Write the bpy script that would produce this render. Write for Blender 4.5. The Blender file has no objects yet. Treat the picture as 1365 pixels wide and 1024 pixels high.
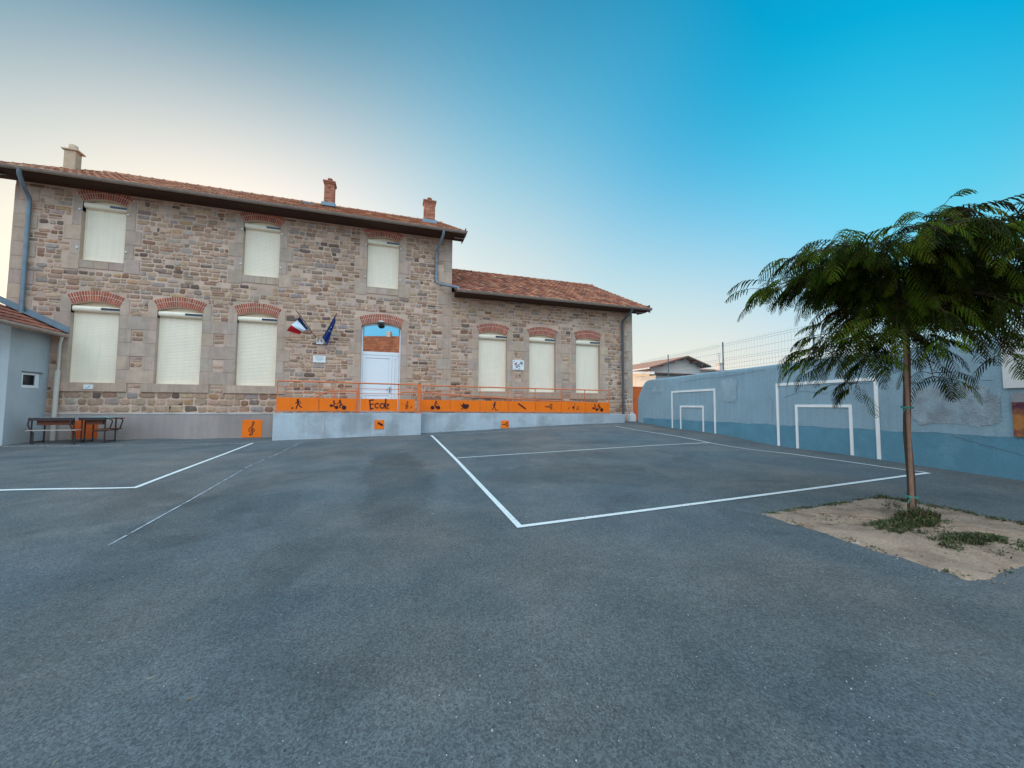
import bpy, math, random
from mathutils import Vector
R = math.radians
sc = bpy.context.scene
COL = sc.collection
PI = math.pi

# ------------------------------------------------------------------ helpers
class MB:
    """collects faces, a material slot and a colour for each face"""
    def __init__(s):
        s.v = []; s.f = []; s.m = []; s.c = []; s.sm = []
    def face(s, pts, m=0, c=(1, 1, 1), smooth=False):
        i = len(s.v); s.v += [tuple(p) for p in pts]
        s.f.append(tuple(range(i, i + len(pts)))); s.m.append(m); s.c.append(c); s.sm.append(smooth)
    def mesh(s, vs, fs, m=0, c=(1, 1, 1), smooth=False):
        i = len(s.v); s.v += [tuple(p) for p in vs]
        for f in fs:
            s.f.append(tuple(i + k for k in f)); s.m.append(m); s.c.append(c); s.sm.append(smooth)
    def box(s, x0, x1, y0, y1, z0, z1, m=0, c=(1, 1, 1)):
        vs = [(x, y, z) for x in (x0, x1) for y in (y0, y1) for z in (z0, z1)]
        s.mesh(vs, [(0, 1, 3, 2), (4, 6, 7, 5), (0, 4, 5, 1), (2, 3, 7, 6), (0, 2, 6, 4), (1, 5, 7, 3)], m, c)
    def obox(s, o, u, v, w, m=0, c=(1, 1, 1)):
        o, u, v, w = map(Vector, (o, u, v, w))
        vs = [o + a * u + b * v + d * w for a in (0, 1) for b in (0, 1) for d in (0, 1)]
        fs = [(0, 1, 3, 2), (4, 6, 7, 5), (0, 4, 5, 1), (2, 3, 7, 6), (0, 2, 6, 4), (1, 5, 7, 3)]
        if u.cross(v).dot(w) < 0: fs = [f[::-1] for f in fs]
        s.mesh(vs, fs, m, c)
    def tube(s, pts, r, seg=8, m=0, c=(1, 1, 1), caps=True):
        pts = [Vector(p) for p in pts]
        rs = r if isinstance(r, (list, tuple)) else [r] * len(pts)
        vs = []; fs = []
        ref = Vector((0, 0, 1)); n = len(pts)
        t0 = (pts[1] - pts[0]).normalized()
        if abs(t0.dot(ref)) > .95: ref = Vector((1, 0, 0))
        for i, p in enumerate(pts):
            a = pts[max(i - 1, 0)]; b = pts[min(i + 1, n - 1)]
            t = (b - a).normalized()
            u = (ref - t * ref.dot(t)).normalized(); w = t.cross(u); ref = u
            for k in range(seg):
                an = 2 * PI * k / seg
                vs.append(p + (u * math.cos(an) + w * math.sin(an)) * rs[i])
        for i in range(n - 1):
            for k in range(seg):
                k2 = (k + 1) % seg
                fs.append((i * seg + k, i * seg + k2, (i + 1) * seg + k2, (i + 1) * seg + k))
        s.mesh(vs, fs, m, c, True)
        if caps:
            s.face([vs[k] for k in range(seg)][::-1], m, c); s.face([vs[(n - 1) * seg + k] for k in range(seg)], m, c)
    def prism(s, poly, y0, y1, m=0, c=(1, 1, 1)):
        """poly in (x,z), counter-clockwise seen from -Y; extruded y0 (front) -> y1"""
        n = len(poly)
        vs = [(x, y0, z) for x, z in poly] + [(x, y1, z) for x, z in poly]
        s.mesh(vs, [tuple(range(n)), tuple(range(2 * n - 1, n - 1, -1))] +
               [(k, n + k, n + (k + 1) % n, (k + 1) % n) for k in range(n)], m, c)
    def build(s, name, mats, parent=None, bevel=0, label=None):
        me = bpy.data.meshes.new(name)
        me.from_pydata(s.v, [], s.f)
        if not isinstance(mats, (list, tuple)): mats = [mats]
        for m in mats: me.materials.append(m)
        me.polygons.foreach_set('material_index', s.m)
        me.polygons.foreach_set('use_smooth', s.sm)
        at = me.color_attributes.new('Col', 'FLOAT_COLOR', 'CORNER')
        buf = []
        for f, c in zip(s.f, s.c): buf += [c[0], c[1], c[2], 1.0] * len(f)
        at.data.foreach_set('color', buf)
        me.update()
        o = bpy.data.objects.new(name, me); COL.objects.link(o)
        if parent is not None:
            o.parent = parent
            w = Vector((0, 0, 0)); p = parent
            while p is not None: w += p.location; p = p.parent
            o.location = -w
        if bevel:
            b = o.modifiers.new('edge', 'BEVEL'); b.width = bevel; b.segments = 2; b.limit_method = 'ANGLE'; b.angle_limit = R(40)
        if label: o['label'] = label
        return o

def thing(name, label, cat, loc=(0, 0, 0), group=None):
    o = bpy.data.objects.new(name, None); COL.objects.link(o)
    o.location = loc; o.empty_display_size = .2
    return tag(o, label, cat, group)
def tag(o, label, cat, group=None):
    o['label'] = label; o['category'] = cat
    if group: o['group'] = group
    return o
def kind(o, k): o['kind'] = k; return o

# ------------------------------------------------------------------ materials
def nd(nt, t, x=0, y=0, **kw):
    n = nt.nodes.new(t); n.location = (x, y)
    for k, v in kw.items():
        try: setattr(n, k, v)
        except Exception: n.inputs[k].default_value = v
    return n
def mat(name, base=(.5, .5, .5), rough=.8, var=.18, scale=3., bump=.25, bscale=80., col=False, metallic=0., spec=.35,
        base2=None, mix_scale=1.2, mix_lo=.45, mix_hi=.6, dist=.004, fine=.12, streak=0.):
    m = bpy.data.materials.new(name); m.use_nodes = True
    nt = m.node_tree; L = nt.links; b = nt.nodes['Principled BSDF']
    b.inputs['Roughness'].default_value = rough; b.inputs['Metallic'].default_value = metallic
    b.inputs['Specular IOR Level'].default_value = spec
    tc = nd(nt, 'ShaderNodeTexCoord')
    n1 = nd(nt, 'ShaderNodeTexNoise'); n1.inputs['Scale'].default_value = scale; n1.inputs['Detail'].default_value = 6; n1.inputs['Roughness'].default_value = .65
    L.new(tc.outputs['Object'], n1.inputs['Vector'])
    n2 = nd(nt, 'ShaderNodeTexNoise'); n2.inputs['Scale'].default_value = bscale; n2.inputs['Detail'].default_value = 4
    L.new(tc.outputs['Object'], n2.inputs['Vector'])
    mr = nd(nt, 'ShaderNodeMapRange'); L.new(n1.outputs['Fac'], mr.inputs['Value'])
    for k, v in zip(('From Min', 'From Max', 'To Min', 'To Max'), (.25, .75, 1 - var, 1 + var)): mr.inputs[k].default_value = v
    mf = nd(nt, 'ShaderNodeMapRange'); L.new(n2.outputs['Fac'], mf.inputs['Value'])
    for k, v in zip(('From Min', 'From Max', 'To Min', 'To Max'), (.25, .75, 1 - fine, 1 + fine)): mf.inputs[k].default_value = v
    mu = nd(nt, 'ShaderNodeMath', operation='MULTIPLY'); L.new(mr.outputs[0], mu.inputs[0]); L.new(mf.outputs[0], mu.inputs[1])
    if streak:
        mp = nd(nt, 'ShaderNodeMapping'); mp.inputs['Scale'].default_value = (6, 6, .45); L.new(tc.outputs['Object'], mp.inputs['Vector'])
        n4 = nd(nt, 'ShaderNodeTexNoise'); n4.inputs['Scale'].default_value = 1.6; n4.inputs['Detail'].default_value = 7; n4.inputs['Roughness'].default_value = .65; L.new(mp.outputs[0], n4.inputs['Vector'])
        m4 = nd(nt, 'ShaderNodeMapRange'); L.new(n4.outputs['Fac'], m4.inputs['Value'])
        for k, v in zip(('From Min', 'From Max', 'To Min', 'To Max'), (.40, .68, 1., 1 - streak)): m4.inputs[k].default_value = v
        mu2 = nd(nt, 'ShaderNodeMath', operation='MULTIPLY'); L.new(mu.outputs[0], mu2.inputs[0]); L.new(m4.outputs[0], mu2.inputs[1]); mu = mu2
    if col:
        a = nd(nt, 'ShaderNodeAttribute'); a.attribute_name = 'Col'; src = a.outputs['Color']
    else:
        rgb = nd(nt, 'ShaderNodeRGB'); rgb.outputs[0].default_value = (*base, 1); src = rgb.outputs[0]
    if base2 is not None:
        n3 = nd(nt, 'ShaderNodeTexNoise'); n3.inputs['Scale'].default_value = mix_scale; n3.inputs['Detail'].default_value = 8; n3.inputs['Roughness'].default_value = .6
        L.new(tc.outputs['Object'], n3.inputs['Vector'])
        m3 = nd(nt, 'ShaderNodeMapRange'); L.new(n3.outputs['Fac'], m3.inputs['Value'])
        m3.inputs['From Min'].default_value = mix_lo; m3.inputs['From Max'].default_value = mix_hi
        mx = nd(nt, 'ShaderNodeMix', data_type='RGBA'); L.new(m3.outputs[0], mx.inputs[0])
        L.new(src, mx.inputs[6]); mx.inputs[7].default_value = (*base2, 1); src = mx.outputs[2]
    vm = nd(nt, 'ShaderNodeVectorMath', operation='SCALE'); L.new(src, vm.inputs[0]); L.new(mu.outputs[0], vm.inputs['Scale'])
    L.new(vm.outputs[0], b.inputs['Base Color'])
    if bump:
        bp = nd(nt, 'ShaderNodeBump'); bp.inputs['Strength'].default_value = bump; bp.inputs['Distance'].default_value = dist
        L.new(n2.outputs['Fac'], bp.inputs['Height']); L.new(bp.outputs[0], b.inputs['Normal'])
    return m

M = {}
M['stone'] = mat('rubble stone', col=True, rough=.9, var=.28, scale=9, bump=.5, bscale=55, dist=.008, fine=.22)
M['mortar'] = mat('lime mortar', (.62, .43, .325), rough=.95, var=.17, scale=2.5, bump=.5, bscale=60, base2=(.51, .355, .265), mix_scale=.9, dist=.008)
M['granite'] = mat('cut granite', col=True, rough=.85, var=.16, scale=4, bump=.3, bscale=120, fine=.16, streak=.16)
M['brick'] = mat('arch brick', col=True, rough=.88, var=.22, scale=14, bump=.4, bscale=120)
M['brickmortar'] = mat('pale brick mortar', (.74, .56, .45), rough=.95, var=.1)
M['tile'] = mat('clay roof tile', col=True, rough=.85, var=.3, scale=5, bump=.3, bscale=70, fine=.2)
M['stucco'] = mat('plinth render', (.40, .325, .29), rough=.92, var=.16, scale=1.6, bump=.35, bscale=140, base2=(.33, .27, .245), mix_scale=.8, streak=.1)
M['concrete'] = mat('cast concrete', (.46, .51, .54), rough=.9, var=.13, scale=1.3, bump=.35, bscale=110, base2=(.34, .37, .39), mix_scale=1.1, streak=.09)
M['shutter'] = mat('cream aluminium', (.93, .795, .615), rough=.5, var=.04, scale=1.2, bump=0, fine=.015, spec=.4, streak=.07)
M['solar'] = mat('solar cell strip', (.02, .03, .06), rough=.25, var=.1, bump=0, spec=.5)
M['pvc'] = mat('white pvc', (.80, .81, .82), rough=.4, var=.03, bump=0, fine=.02)
M['zinc'] = mat('weathered zinc', (.20, .25, .29), rough=.45, var=.18, scale=5, bump=.05, metallic=.35)
M['zincgutter'] = mat('old zinc gutter', (.33, .25, .20), rough=.6, var=.22, scale=6, bump=.1, metallic=.15)
M['darkpipe'] = mat('dark pipe', (.10, .105, .12), rough=.5, var=.15, bump=.05)
M['creampipe'] = mat('cream pipe', (.58, .50, .42), rough=.5, var=.12, bump=.05)
M['wood'] = mat('dark eave wood', (.07, .032, .018), rough=.85, var=.25, scale=4, bump=.3)
M['orange'] = mat('orange lacquer', (.98, .19, .002), rough=.5, var=.08, scale=2, bump=.03, spec=.35, fine=.04, streak=.08)
M['orangerail'] = mat('orange rail paint', (.72, .19, .06), rough=.45, var=.1, scale=5, bump=.05)
M['redorange'] = mat('dull orange paint', (.62, .11, .015), rough=.6, var=.12, bump=.05)
M['ink'] = mat('dark cut-out paint', (.045, .008, .014), rough=.6, var=.05, bump=0)
M['annex'] = mat('grey roughcast', (.46, .49, .50), rough=.95, var=.12, scale=1.2, bump=.55, bscale=160, dist=.006, streak=.04)
M['wallpaint'] = mat('lavender grey wall paint', (.29, .425, .505), rough=.92, var=.10, scale=.8, bump=.3, bscale=38, dist=.012, base2=(.33, .50, .585), mix_scale=.3, mix_lo=.45, mix_hi=.66, streak=.12)
M['wallband'] = mat('teal wall band', (.12, .29, .39), rough=.9, var=.14, scale=2.2, bump=.5, bscale=45, dist=.01, base2=(.19, .38, .47), mix_scale=1.6, mix_lo=.56, mix_hi=.75)
M['whitepaint'] = mat('white line paint', (.93, .94, .93), rough=.8, var=.06, bump=.25, bscale=140)
M['wire'] = mat('green grey wire', (.20, .33, .36), rough=.5, var=.05, bump=0, metallic=.1)
M['postmetal'] = mat('fence post', (.13, .16, .18), rough=.5, var=.08, bump=0)
M['creamwall'] = mat('cream house render', (.62, .52, .45), rough=.92, var=.08, scale=.8)
M['sunlitcream'] = mat('cream render tinted sunlit', (.66, .50, .34), rough=.92, var=.08, scale=.8)  # sun-facing side of the cream house, warm sunlight put into the base colour
M['chimgrey'] = mat('grey rendered chimney', (.56, .38, .25), rough=.92, var=.18, scale=4)
M['bark'] = mat('grey brown bark', (.085, .055, .038), rough=.9, var=.3, scale=14, bump=.6, bscale=70)
M['stake'] = mat('weathered stake', (.26, .165, .12), rough=.85, var=.25, scale=10, bump=.3)
M['tie'] = mat('green plastic tie', (.05, .30, .26), rough=.5, var=.05, bump=0)
M['dirt'] = mat('sandy dirt', (.39, .275, .195), rough=.95, var=.22, scale=3.5, bump=.9, bscale=55, dist=.02, base2=(.21, .14, .095), mix_scale=2.8, mix_lo=.48, mix_hi=.68, fine=.2)
M['grassblade'] = mat('grass blade', col=True, rough=.7, var=.2, bump=0)
M['plaque'] = mat('white plaque', (.78, .78, .76), rough=.5, var=.03, bump=0)
M['grey text'] = mat('grey lettering', (.30, .33, .36), rough=.7, var=.05, bump=0)
M['jerry'] = mat('white jerrycan plastic', (.66, .68, .68), rough=.5, var=.06, bump=0)
M['blue cloth'] = mat('navy cloth', (.012, .022, .075), rough=.85, var=.1, bump=.1)
M['eu cloth'] = mat('blue cloth', (.012, .04, .19), rough=.85, var=.1, bump=.1)
M['white cloth'] = mat('white cloth', (.68, .73, .78), rough=.85, var=.05, bump=.1)
M['red cloth'] = mat('red cloth', (.52, .015, .015), rough=.85, var=.1, bump=.1)
M['gold'] = mat('yellow star', (.75, .6, .1), rough=.7, var=.05, bump=0)
M['darkmetal'] = mat('dark table metal', (.045, .03, .03), rough=.5, var=.15, bump=0)
M['tabletop'] = mat('grey table board', (.30, .31, .33), rough=.5, var=.15, scale=8)
M['turqtop'] = mat('turquoise table board', (.26, .48, .47), rough=.45, var=.1, scale=5)
M['benchwood'] = mat('bench plank', (.40, .33, .28), rough=.7, var=.2, scale=12)
M['redwood'] = mat('reddish plank', (.16, .055, .03), rough=.75, var=.2, scale=9)
M['darkglass'] = mat('dark window glass', (.012, .012, .014), rough=.06, var=0, bump=0, spec=.5)
M['purlin'] = mat('reddish brown purlin', (.17, .075, .05), rough=.85, var=.2)
M['roofdark'] = mat('roof backing', (.13, .07, .05), rough=.9)
M['fascia'] = mat('pale verge board', (.52, .50, .50), rough=.7, var=.1)
M['lampshell'] = mat('lamp shell', (.05, .05, .05), rough=.4, bump=0)
M['leaf'] = mat('mimosa leaf', col=True, rough=.8, var=.25, scale=6, bump=0, spec=.08)
_nt = M['leaf'].node_tree; _b = _nt.nodes['Principled BSDF']; _o = _nt.nodes['Material Output']
_tr = nd(_nt, 'ShaderNodeBsdfTranslucent'); _ms = nd(_nt, 'ShaderNodeMixShader'); _ms.inputs[0].default_value = .34
_src = _b.inputs['Base Color'].links[0].from_socket
_nt.links.new(_src, _tr.inputs['Color']); _nt.links.new(_b.outputs[0], _ms.inputs[1]); _nt.links.new(_tr.outputs[0], _ms.inputs[2]); _nt.links.new(_ms.outputs[0], _o.inputs[0])

# reflective transom glass
def glass_mat():
    m = bpy.data.materials.new('reflective glass'); m.use_nodes = True; nt = m.node_tree
    b = nt.nodes['Principled BSDF']; b.inputs['Base Color'].default_value = (.02, .025, .03, 1); b.inputs['Roughness'].default_value = .1
    g = nd(nt, 'ShaderNodeBsdfGlossy'); g.inputs['Color'].default_value = (.82, .86, .88, 1); g.inputs['Roughness'].default_value = .015
    mx = nd(nt, 'ShaderNodeMixShader'); mx.inputs[0].default_value = .62
    nt.links.new(b.outputs[0], mx.inputs[1]); nt.links.new(g.outputs[0], mx.inputs[2]); nt.links.new(mx.outputs[0], nt.nodes['Material Output'].inputs[0])
    return m
M['mirror'] = glass_mat()

def mural_mat():
    m = mat('printed mural', (.5, .2, .06), rough=.6, var=.2, scale=5, bump=.05, base2=(.10, .03, .05), mix_scale=4.5, mix_lo=.42, mix_hi=.62)
    return m
M['mural'] = mural_mat()

# asphalt: fine aggregate, pale specks, broad worn and dark patches
def asphalt_mat():
    m = bpy.data.materials.new('asphalt'); m.use_nodes = True; nt = m.node_tree; L = nt.links; b = nt.nodes['Principled BSDF']
    b.inputs['Roughness'].default_value = .88; b.inputs['Specular IOR Level'].default_value = .3
    tc = nd(nt, 'ShaderNodeTexCoord')
    def noise(scale, det=5, rough=.6, dist=0.):
        n = nd(nt, 'ShaderNodeTexNoise'); n.inputs['Scale'].default_value = scale; n.inputs['Detail'].default_value = det
        n.inputs['Roughness'].default_value = rough; n.inputs['Distortion'].default_value = dist
        L.new(tc.outputs['Object'], n.inputs['Vector']); return n.outputs['Fac']
    def rng(src, a, b_, c, d):
        r = nd(nt, 'ShaderNodeMapRange'); L.new(src, r.inputs['Value'])
        for k, v in zip(('From Min', 'From Max', 'To Min', 'To Max'), (a, b_, c, d)): r.inputs[k].default_value = v
        return r.outputs[0]
    def mul(a, c):
        n = nd(nt, 'ShaderNodeMath', operation='MULTIPLY'); L.new(a, n.inputs[0]); L.new(c, n.inputs[1]); return n.outputs[0]
    big = rng(noise(.22, 7, .68, .4), .35, .68, .86, 1.10)
    mid = rng(noise(1.4, 8, .75, .2), .3, .7, .80, 1.20)
    patch = rng(noise(.5, 3, .5, 1.), .56, .60, 1., .86)
    grain = rng(noise(170, 3, .75), .3, .7, .62, 1.38)
    grain2 = rng(noise(40, 5, .75), .3, .7, .84, 1.16)
    v2 = nd(nt, 'ShaderNodeTexVoronoi'); v2.inputs['Scale'].default_value = 105; L.new(tc.outputs['Object'], v2.inputs['Vector'])
    vs2 = nd(nt, 'ShaderNodeSeparateColor'); L.new(v2.outputs['Color'], vs2.inputs[0])
    chip = nd(nt, 'ShaderNodeMapRange'); L.new(vs2.outputs[1], chip.inputs['Value'])
    for k_, v_ in zip(('From Min', 'From Max', 'To Min', 'To Max'), (0, 1, .66, 1.34)): chip.inputs[k_].default_value = v_
    # darker sealed areas with soft ragged outlines
    nz = nd(nt, 'ShaderNodeTexNoise'); nz.inputs['Scale'].default_value = 1.3; nz.inputs['Detail'].default_value = 8; nz.inputs['Roughness'].default_value = .68; L.new(tc.outputs['Object'], nz.inputs['Vector'])
    off = nd(nt, 'ShaderNodeVectorMath', operation='MULTIPLY_ADD'); L.new(nz.outputs['Color'], off.inputs[0]); off.inputs[1].default_value = (1.1, 1.6, 0); off.inputs[2].default_value = (-.55, -.8, 0)
    pos = nd(nt, 'ShaderNodeVectorMath', operation='ADD'); L.new(tc.outputs['Object'], pos.inputs[0]); L.new(off.outputs[0], pos.inputs[1])
    stain = None
    for (cx, cy, rx, ry, lo) in ((.15, 7.4, .62, 3.1, .74), (.3, 3.6, 1.5, 1.6, .90), (4.3, 8.0, .8, .5, .84), (5.6, 9.8, .9, .45, .88), (-2.2, 5.6, .55, 2.4, .86), (2.2, 1.9, 1.7, .7, .9), (-3.5, 2.6, 1.2, .9, .9)):
        sb = nd(nt, 'ShaderNodeVectorMath', operation='SUBTRACT'); L.new(pos.outputs[0], sb.inputs[0]); sb.inputs[1].default_value = (cx, cy, 0)
        ml = nd(nt, 'ShaderNodeVectorMath', operation='MULTIPLY'); L.new(sb.outputs[0], ml.inputs[0]); ml.inputs[1].default_value = (1 / rx, 1 / ry, 0)
        ln = nd(nt, 'ShaderNodeVectorMath', operation='LENGTH'); L.new(ml.outputs[0], ln.inputs[0])
        q = rng(ln.outputs['Value'], .80, 1.05, lo, 1.); stain = q if stain is None else mul(stain, q)
    f = mul(mul(stain, chip.outputs[0]), mul(mul(mul(big, mid), patch), mul(grain, grain2)))
    v = nd(nt, 'ShaderNodeTexVoronoi'); v.inputs['Scale'].default_value = 42; L.new(tc.outputs['Object'], v.inputs['Vector'])
    sp = rng(v.outputs['Distance'], .10, .16, 1., 0.)
    vs = nd(nt, 'ShaderNodeSeparateColor'); L.new(v.outputs['Color'], vs.inputs[0])
    sel = rng(vs.outputs[0], .90, .93, 0., .55)
    speck = mul(sp, sel)
    rgb = nd(nt, 'ShaderNodeMix', data_type='RGBA'); L.new(rng(noise(.35, 4, .6), .4, .65, 0, 1), rgb.inputs[0])
    rgb.inputs[6].default_value = ASPH_A; rgb.inputs[7].default_value = ASPH_B
    sc_ = nd(nt, 'ShaderNodeVectorMath', operation='SCALE'); L.new(rgb.outputs[2], sc_.inputs[0]); L.new(f, sc_.inputs['Scale'])
    mx = nd(nt, 'ShaderNodeMix', data_type='RGBA'); L.new(speck, mx.inputs[0]); L.new(sc_.outputs[0], mx.inputs[6]); mx.inputs[7].default_value = (.42, .43, .42, 1)
    L.new(mx.outputs[2], b.inputs['Base Color'])
    bp = nd(nt, 'ShaderNodeBump'); bp.inputs['Strength'].default_value = .7; bp.inputs['Distance'].default_value = .007
    L.new(noise(130, 4, .75), bp.inputs['Height']); L.new(bp.outputs[0], b.inputs['Normal'])
    return m
ASPH_A = (.104, .124, .131, 1); ASPH_B = (.150, .138, .128, 1)
M['asphalt'] = asphalt_mat()

# worn paint: transparent where rubbed off so the asphalt shows
def worn_paint(name, lo, hi, colr=(.70, .71, .68), sc_=26):
    m = mat(name, colr, rough=.85, var=.1, scale=8, bump=.3, bscale=120)
    nt = m.node_tree; L = nt.links; b = nt.nodes['Principled BSDF']; out = nt.nodes['Material Output']
    tc = nd(nt, 'ShaderNodeTexCoord'); n = nd(nt, 'ShaderNodeTexNoise'); n.inputs['Scale'].default_value = sc_; n.inputs['Detail'].default_value = 6; n.inputs['Roughness'].default_value = .7
    L.new(tc.outputs['Object'], n.inputs['Vector'])
    r = nd(nt, 'ShaderNodeMapRange'); r.inputs['From Min'].default_value = lo; r.inputs['From Max'].default_value = hi; L.new(n.outputs['Fac'], r.inputs['Value'])
    t = nd(nt, 'ShaderNodeBsdfTransparent'); mx = nd(nt, 'ShaderNodeMixShader')
    L.new(r.outputs[0], mx.inputs[0]); L.new(t.outputs[0], mx.inputs[1]); L.new(b.outputs[0], mx.inputs[2]); L.new(mx.outputs[0], out.inputs[0])
    return m
M['line'] = worn_paint('court paint', .30, .41)
M['faintline'] = worn_paint('faded court paint', .42, .60, (.55, .57, .57))
M['joint'] = worn_paint('pale joint filler', .36, .60, (.40, .43, .45), 5)

# ------------------------------------------------------------------ terrain height (metres)
GC = [(-9.5,15.7,.36),(-7.5,15.7,.34),(-6,15.7,.31),(-4.3,15.7,.31),(-3.57,14.2,.32),(-1.6,14.2,.37),(1.12,14.2,.43),(2.5,14.7,.5),(5.29,14.7,.63),(7.4,14.7,.71),(9.38,14.7,.76),(10.55,15.7,.78),(-10.1,14.36,.32),(-12,14,.3),
(10.75,14.3,.76),(10.31,12.17,.66),(9.82,9.83,.62),(9.36,7.49,.46),(8.97,5.72,.45),(8.85,5.17,.44),(8.44,3.27,.39),(2.7,3.9,None),(0,0,None),(0,5,None),(-4,4,None),(5,0,None),(8,-1,None),(1.5,12.,None),(5,8,None),(-2,9,None),(-6,9,.17)]
def gz(s, n):
    sn = max(-14, min(14, s)); nn = max(-6, min(17, n))
    num = 0; den = .12
    for a, b, z in GC:
        w = 1 / ((s - a) ** 2 + (n - b) ** 2 + .15) ** 1.5
        den += w
        if z is not None: num += w * (z - (.0327 * a + .0289 * b))
    return .0327 * sn + .0289 * nn + num / den

def frange(a, b, st):
    n = int(round((b - a) / st)); return [a + (b - a) * i / n for i in range(n + 1)]
def make_ground():
    xs = [-600, -250, -100, -50, -30] + frange(-20, 18, .3) + [24, 36, 60, 120, 250, 600]
    ys = [-600, -250, -100, -50, -30, -20, -14] + frange(-8, 17, .3) + [20, 26, 36, 60, 120, 250, 600]
    g = MB(); vs = [(x, y, gz(x, y)) for y in ys for x in xs]; w = len(xs)
    g.mesh(vs, [(j * w + i, j * w + i + 1, (j + 1) * w + i + 1, (j + 1) * w + i) for j in range(len(ys) - 1) for i in range(w - 1)], smooth=True)
    kind(g.build('asphalt_ground', M['asphalt']), 'structure')
make_ground()

def strip(name, pts, w, m, lift=.008):
    """flat painted strip that follows the ground"""
    b = MB(); P = []
    for (x0, y0), (x1, y1) in zip(pts, pts[1:]):
        k = max(1, int(math.hypot(x1 - x0, y1 - y0) / .15))
        P += [(x0 + (x1 - x0) * i / k, y0 + (y1 - y0) * i / k) for i in range(k)]
    P.append(pts[-1]); vs = []
    for i, (x, y) in enumerate(P):
        a = P[max(0, i - 1)]; c = P[min(len(P) - 1, i + 1)]
        tx, ty = c[0] - a[0], c[1] - a[1]; l = math.hypot(tx, ty); nx, ny = -ty / l, tx / l
        if 0 < i < len(P) - 1:
            u = (x - a[0], y - a[1]); v = (c[0] - x, c[1] - y)
            dd = (u[0] * v[0] + u[1] * v[1]) / (math.hypot(*u) * math.hypot(*v)); k = 1 / max(.6, math.sqrt((1 + dd) / 2))
        else: k = 1
        for sgn in (1, -1):
            q = (x + nx * sgn * w * k / 2, y + ny * sgn * w * k / 2); vs.append((q[0], q[1], gz(*q) + lift))
    b.mesh(vs, [(2 * i, 2 * i + 1, 2 * i + 3, 2 * i + 2) for i in range(len(P) - 1)], smooth=True)
    return kind(b.build(name, m), 'structure')
strip('court_line', [(1.44, 13.70), (1.44, 8.68), (1.40, 4.06), (8.64, 4.03)], .070, M['line'])
strip('court_line', [(8.72, 13.50), (8.50, 8.5), (8.64, 4.07)], .048, M['line'], .009)
strip('court_line', [(1.50, 8.68), (8.46, 8.5)], .048, M['line'], .009)
strip('court_line', [(1.50, 13.70), (8.68, 13.5)], .07, M['faintline'], .009)
strip('court_line', [(-12, 8.35), (-5.71, 8.12), (-3.89, 7.86), (-3.90, 9.58), (-3.96, 13.71)], .075, M['line'])
strip('court_line', [(-11.5, 14.0), (-9.86, 13.97), (-7.12, 14.16), (-4.02, 13.74)], .06, M['faintline'], .009)
strip('ground_joint', [(-2.56, 13.9), (-2.62, 11.07), (-2.78, 9.43), (-2.68, 6.87), (-2.66, 5.0)], .028, M['joint'])

# ------------------------------------------------------------------ school building
YF = 15.70                     # mortar face of the facade
rng = random.Random(7)
school = thing('school_building', 'long stone school with brick-arched windows, cream shutters and red tiled roofs', 'school', (0, YF, .3))

STONES = [((.29, .23, .185), 8), ((.33, .265, .215), 9), ((.27, .195, .15), 5), ((.20, .13, .095), 2), ((.22, .19, .175), 4), ((.13, .11, .10), 2),
          ((.26, .255, .26), 4), ((.32, .295, .275), 7), ((.34, .25, .165), 2), ((.39, .32, .255), 6), ((.35, .285, .235), 8)]
SBAG = [c for c, w in STONES for _ in range(w)]
WARM = (1.30, 1.02, .85)
def jcol(c, k=.14):
    f = 1 + rng.uniform(-k, k); return tuple(max(.01, x * f * wm * (1 + rng.uniform(-.3 * k, .3 * k))) for x, wm in zip(c, WARM))

def stone(mb, a, b, c, d, y, colr):
    w, h = b - a, d - c
    r = min(w, h) * rng.uniform(.08, .30)
    def J(): return rng.uniform(-.09, .09) * min(w, h)
    cor = [(a + r, c), (b - r, c), (b, c + r), (b, d - r), (b - r, d), (a + r, d), (a, d - r), (a, c + r)]
    if w > .3:
        cor.insert(1, ((a + b) / 2, c - abs(J()) * .3)); cor.insert(6, ((a + b) / 2, d + J() * .5))
    cor = [(x + J(), z + J()) for x, z in cor]
    mx, mz = (a + b) / 2, (c + d) / 2
    n = len(cor); ty, tz = rng.uniform(-.004, .004), rng.uniform(-.004, .004)
    pr = rng.uniform(.004, .012)
    def ring(k, dy): return [(mx + (x - mx) * k, y + dy + ty * (x - mx) / w * 2 + tz * (z - mz) / h * 2, mz + (z - mz) * k) for x, z in cor]
    vs = ring(1.0, .02) + ring(1.0, .002) + ring(.93, -pr) + ring(.6, -pr - .004)
    fs = []
    for q in range(3):
        for k in range(n):
            k2 = (k + 1) % n
            fs.append((q * n + k, q * n + k2, (q + 1) * n + k2, (q + 1) * n + k))
    fs.append(tuple(range(3 * n, 4 * n)))
    mb.mesh(vs, fs, 0, colr, True)

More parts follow.
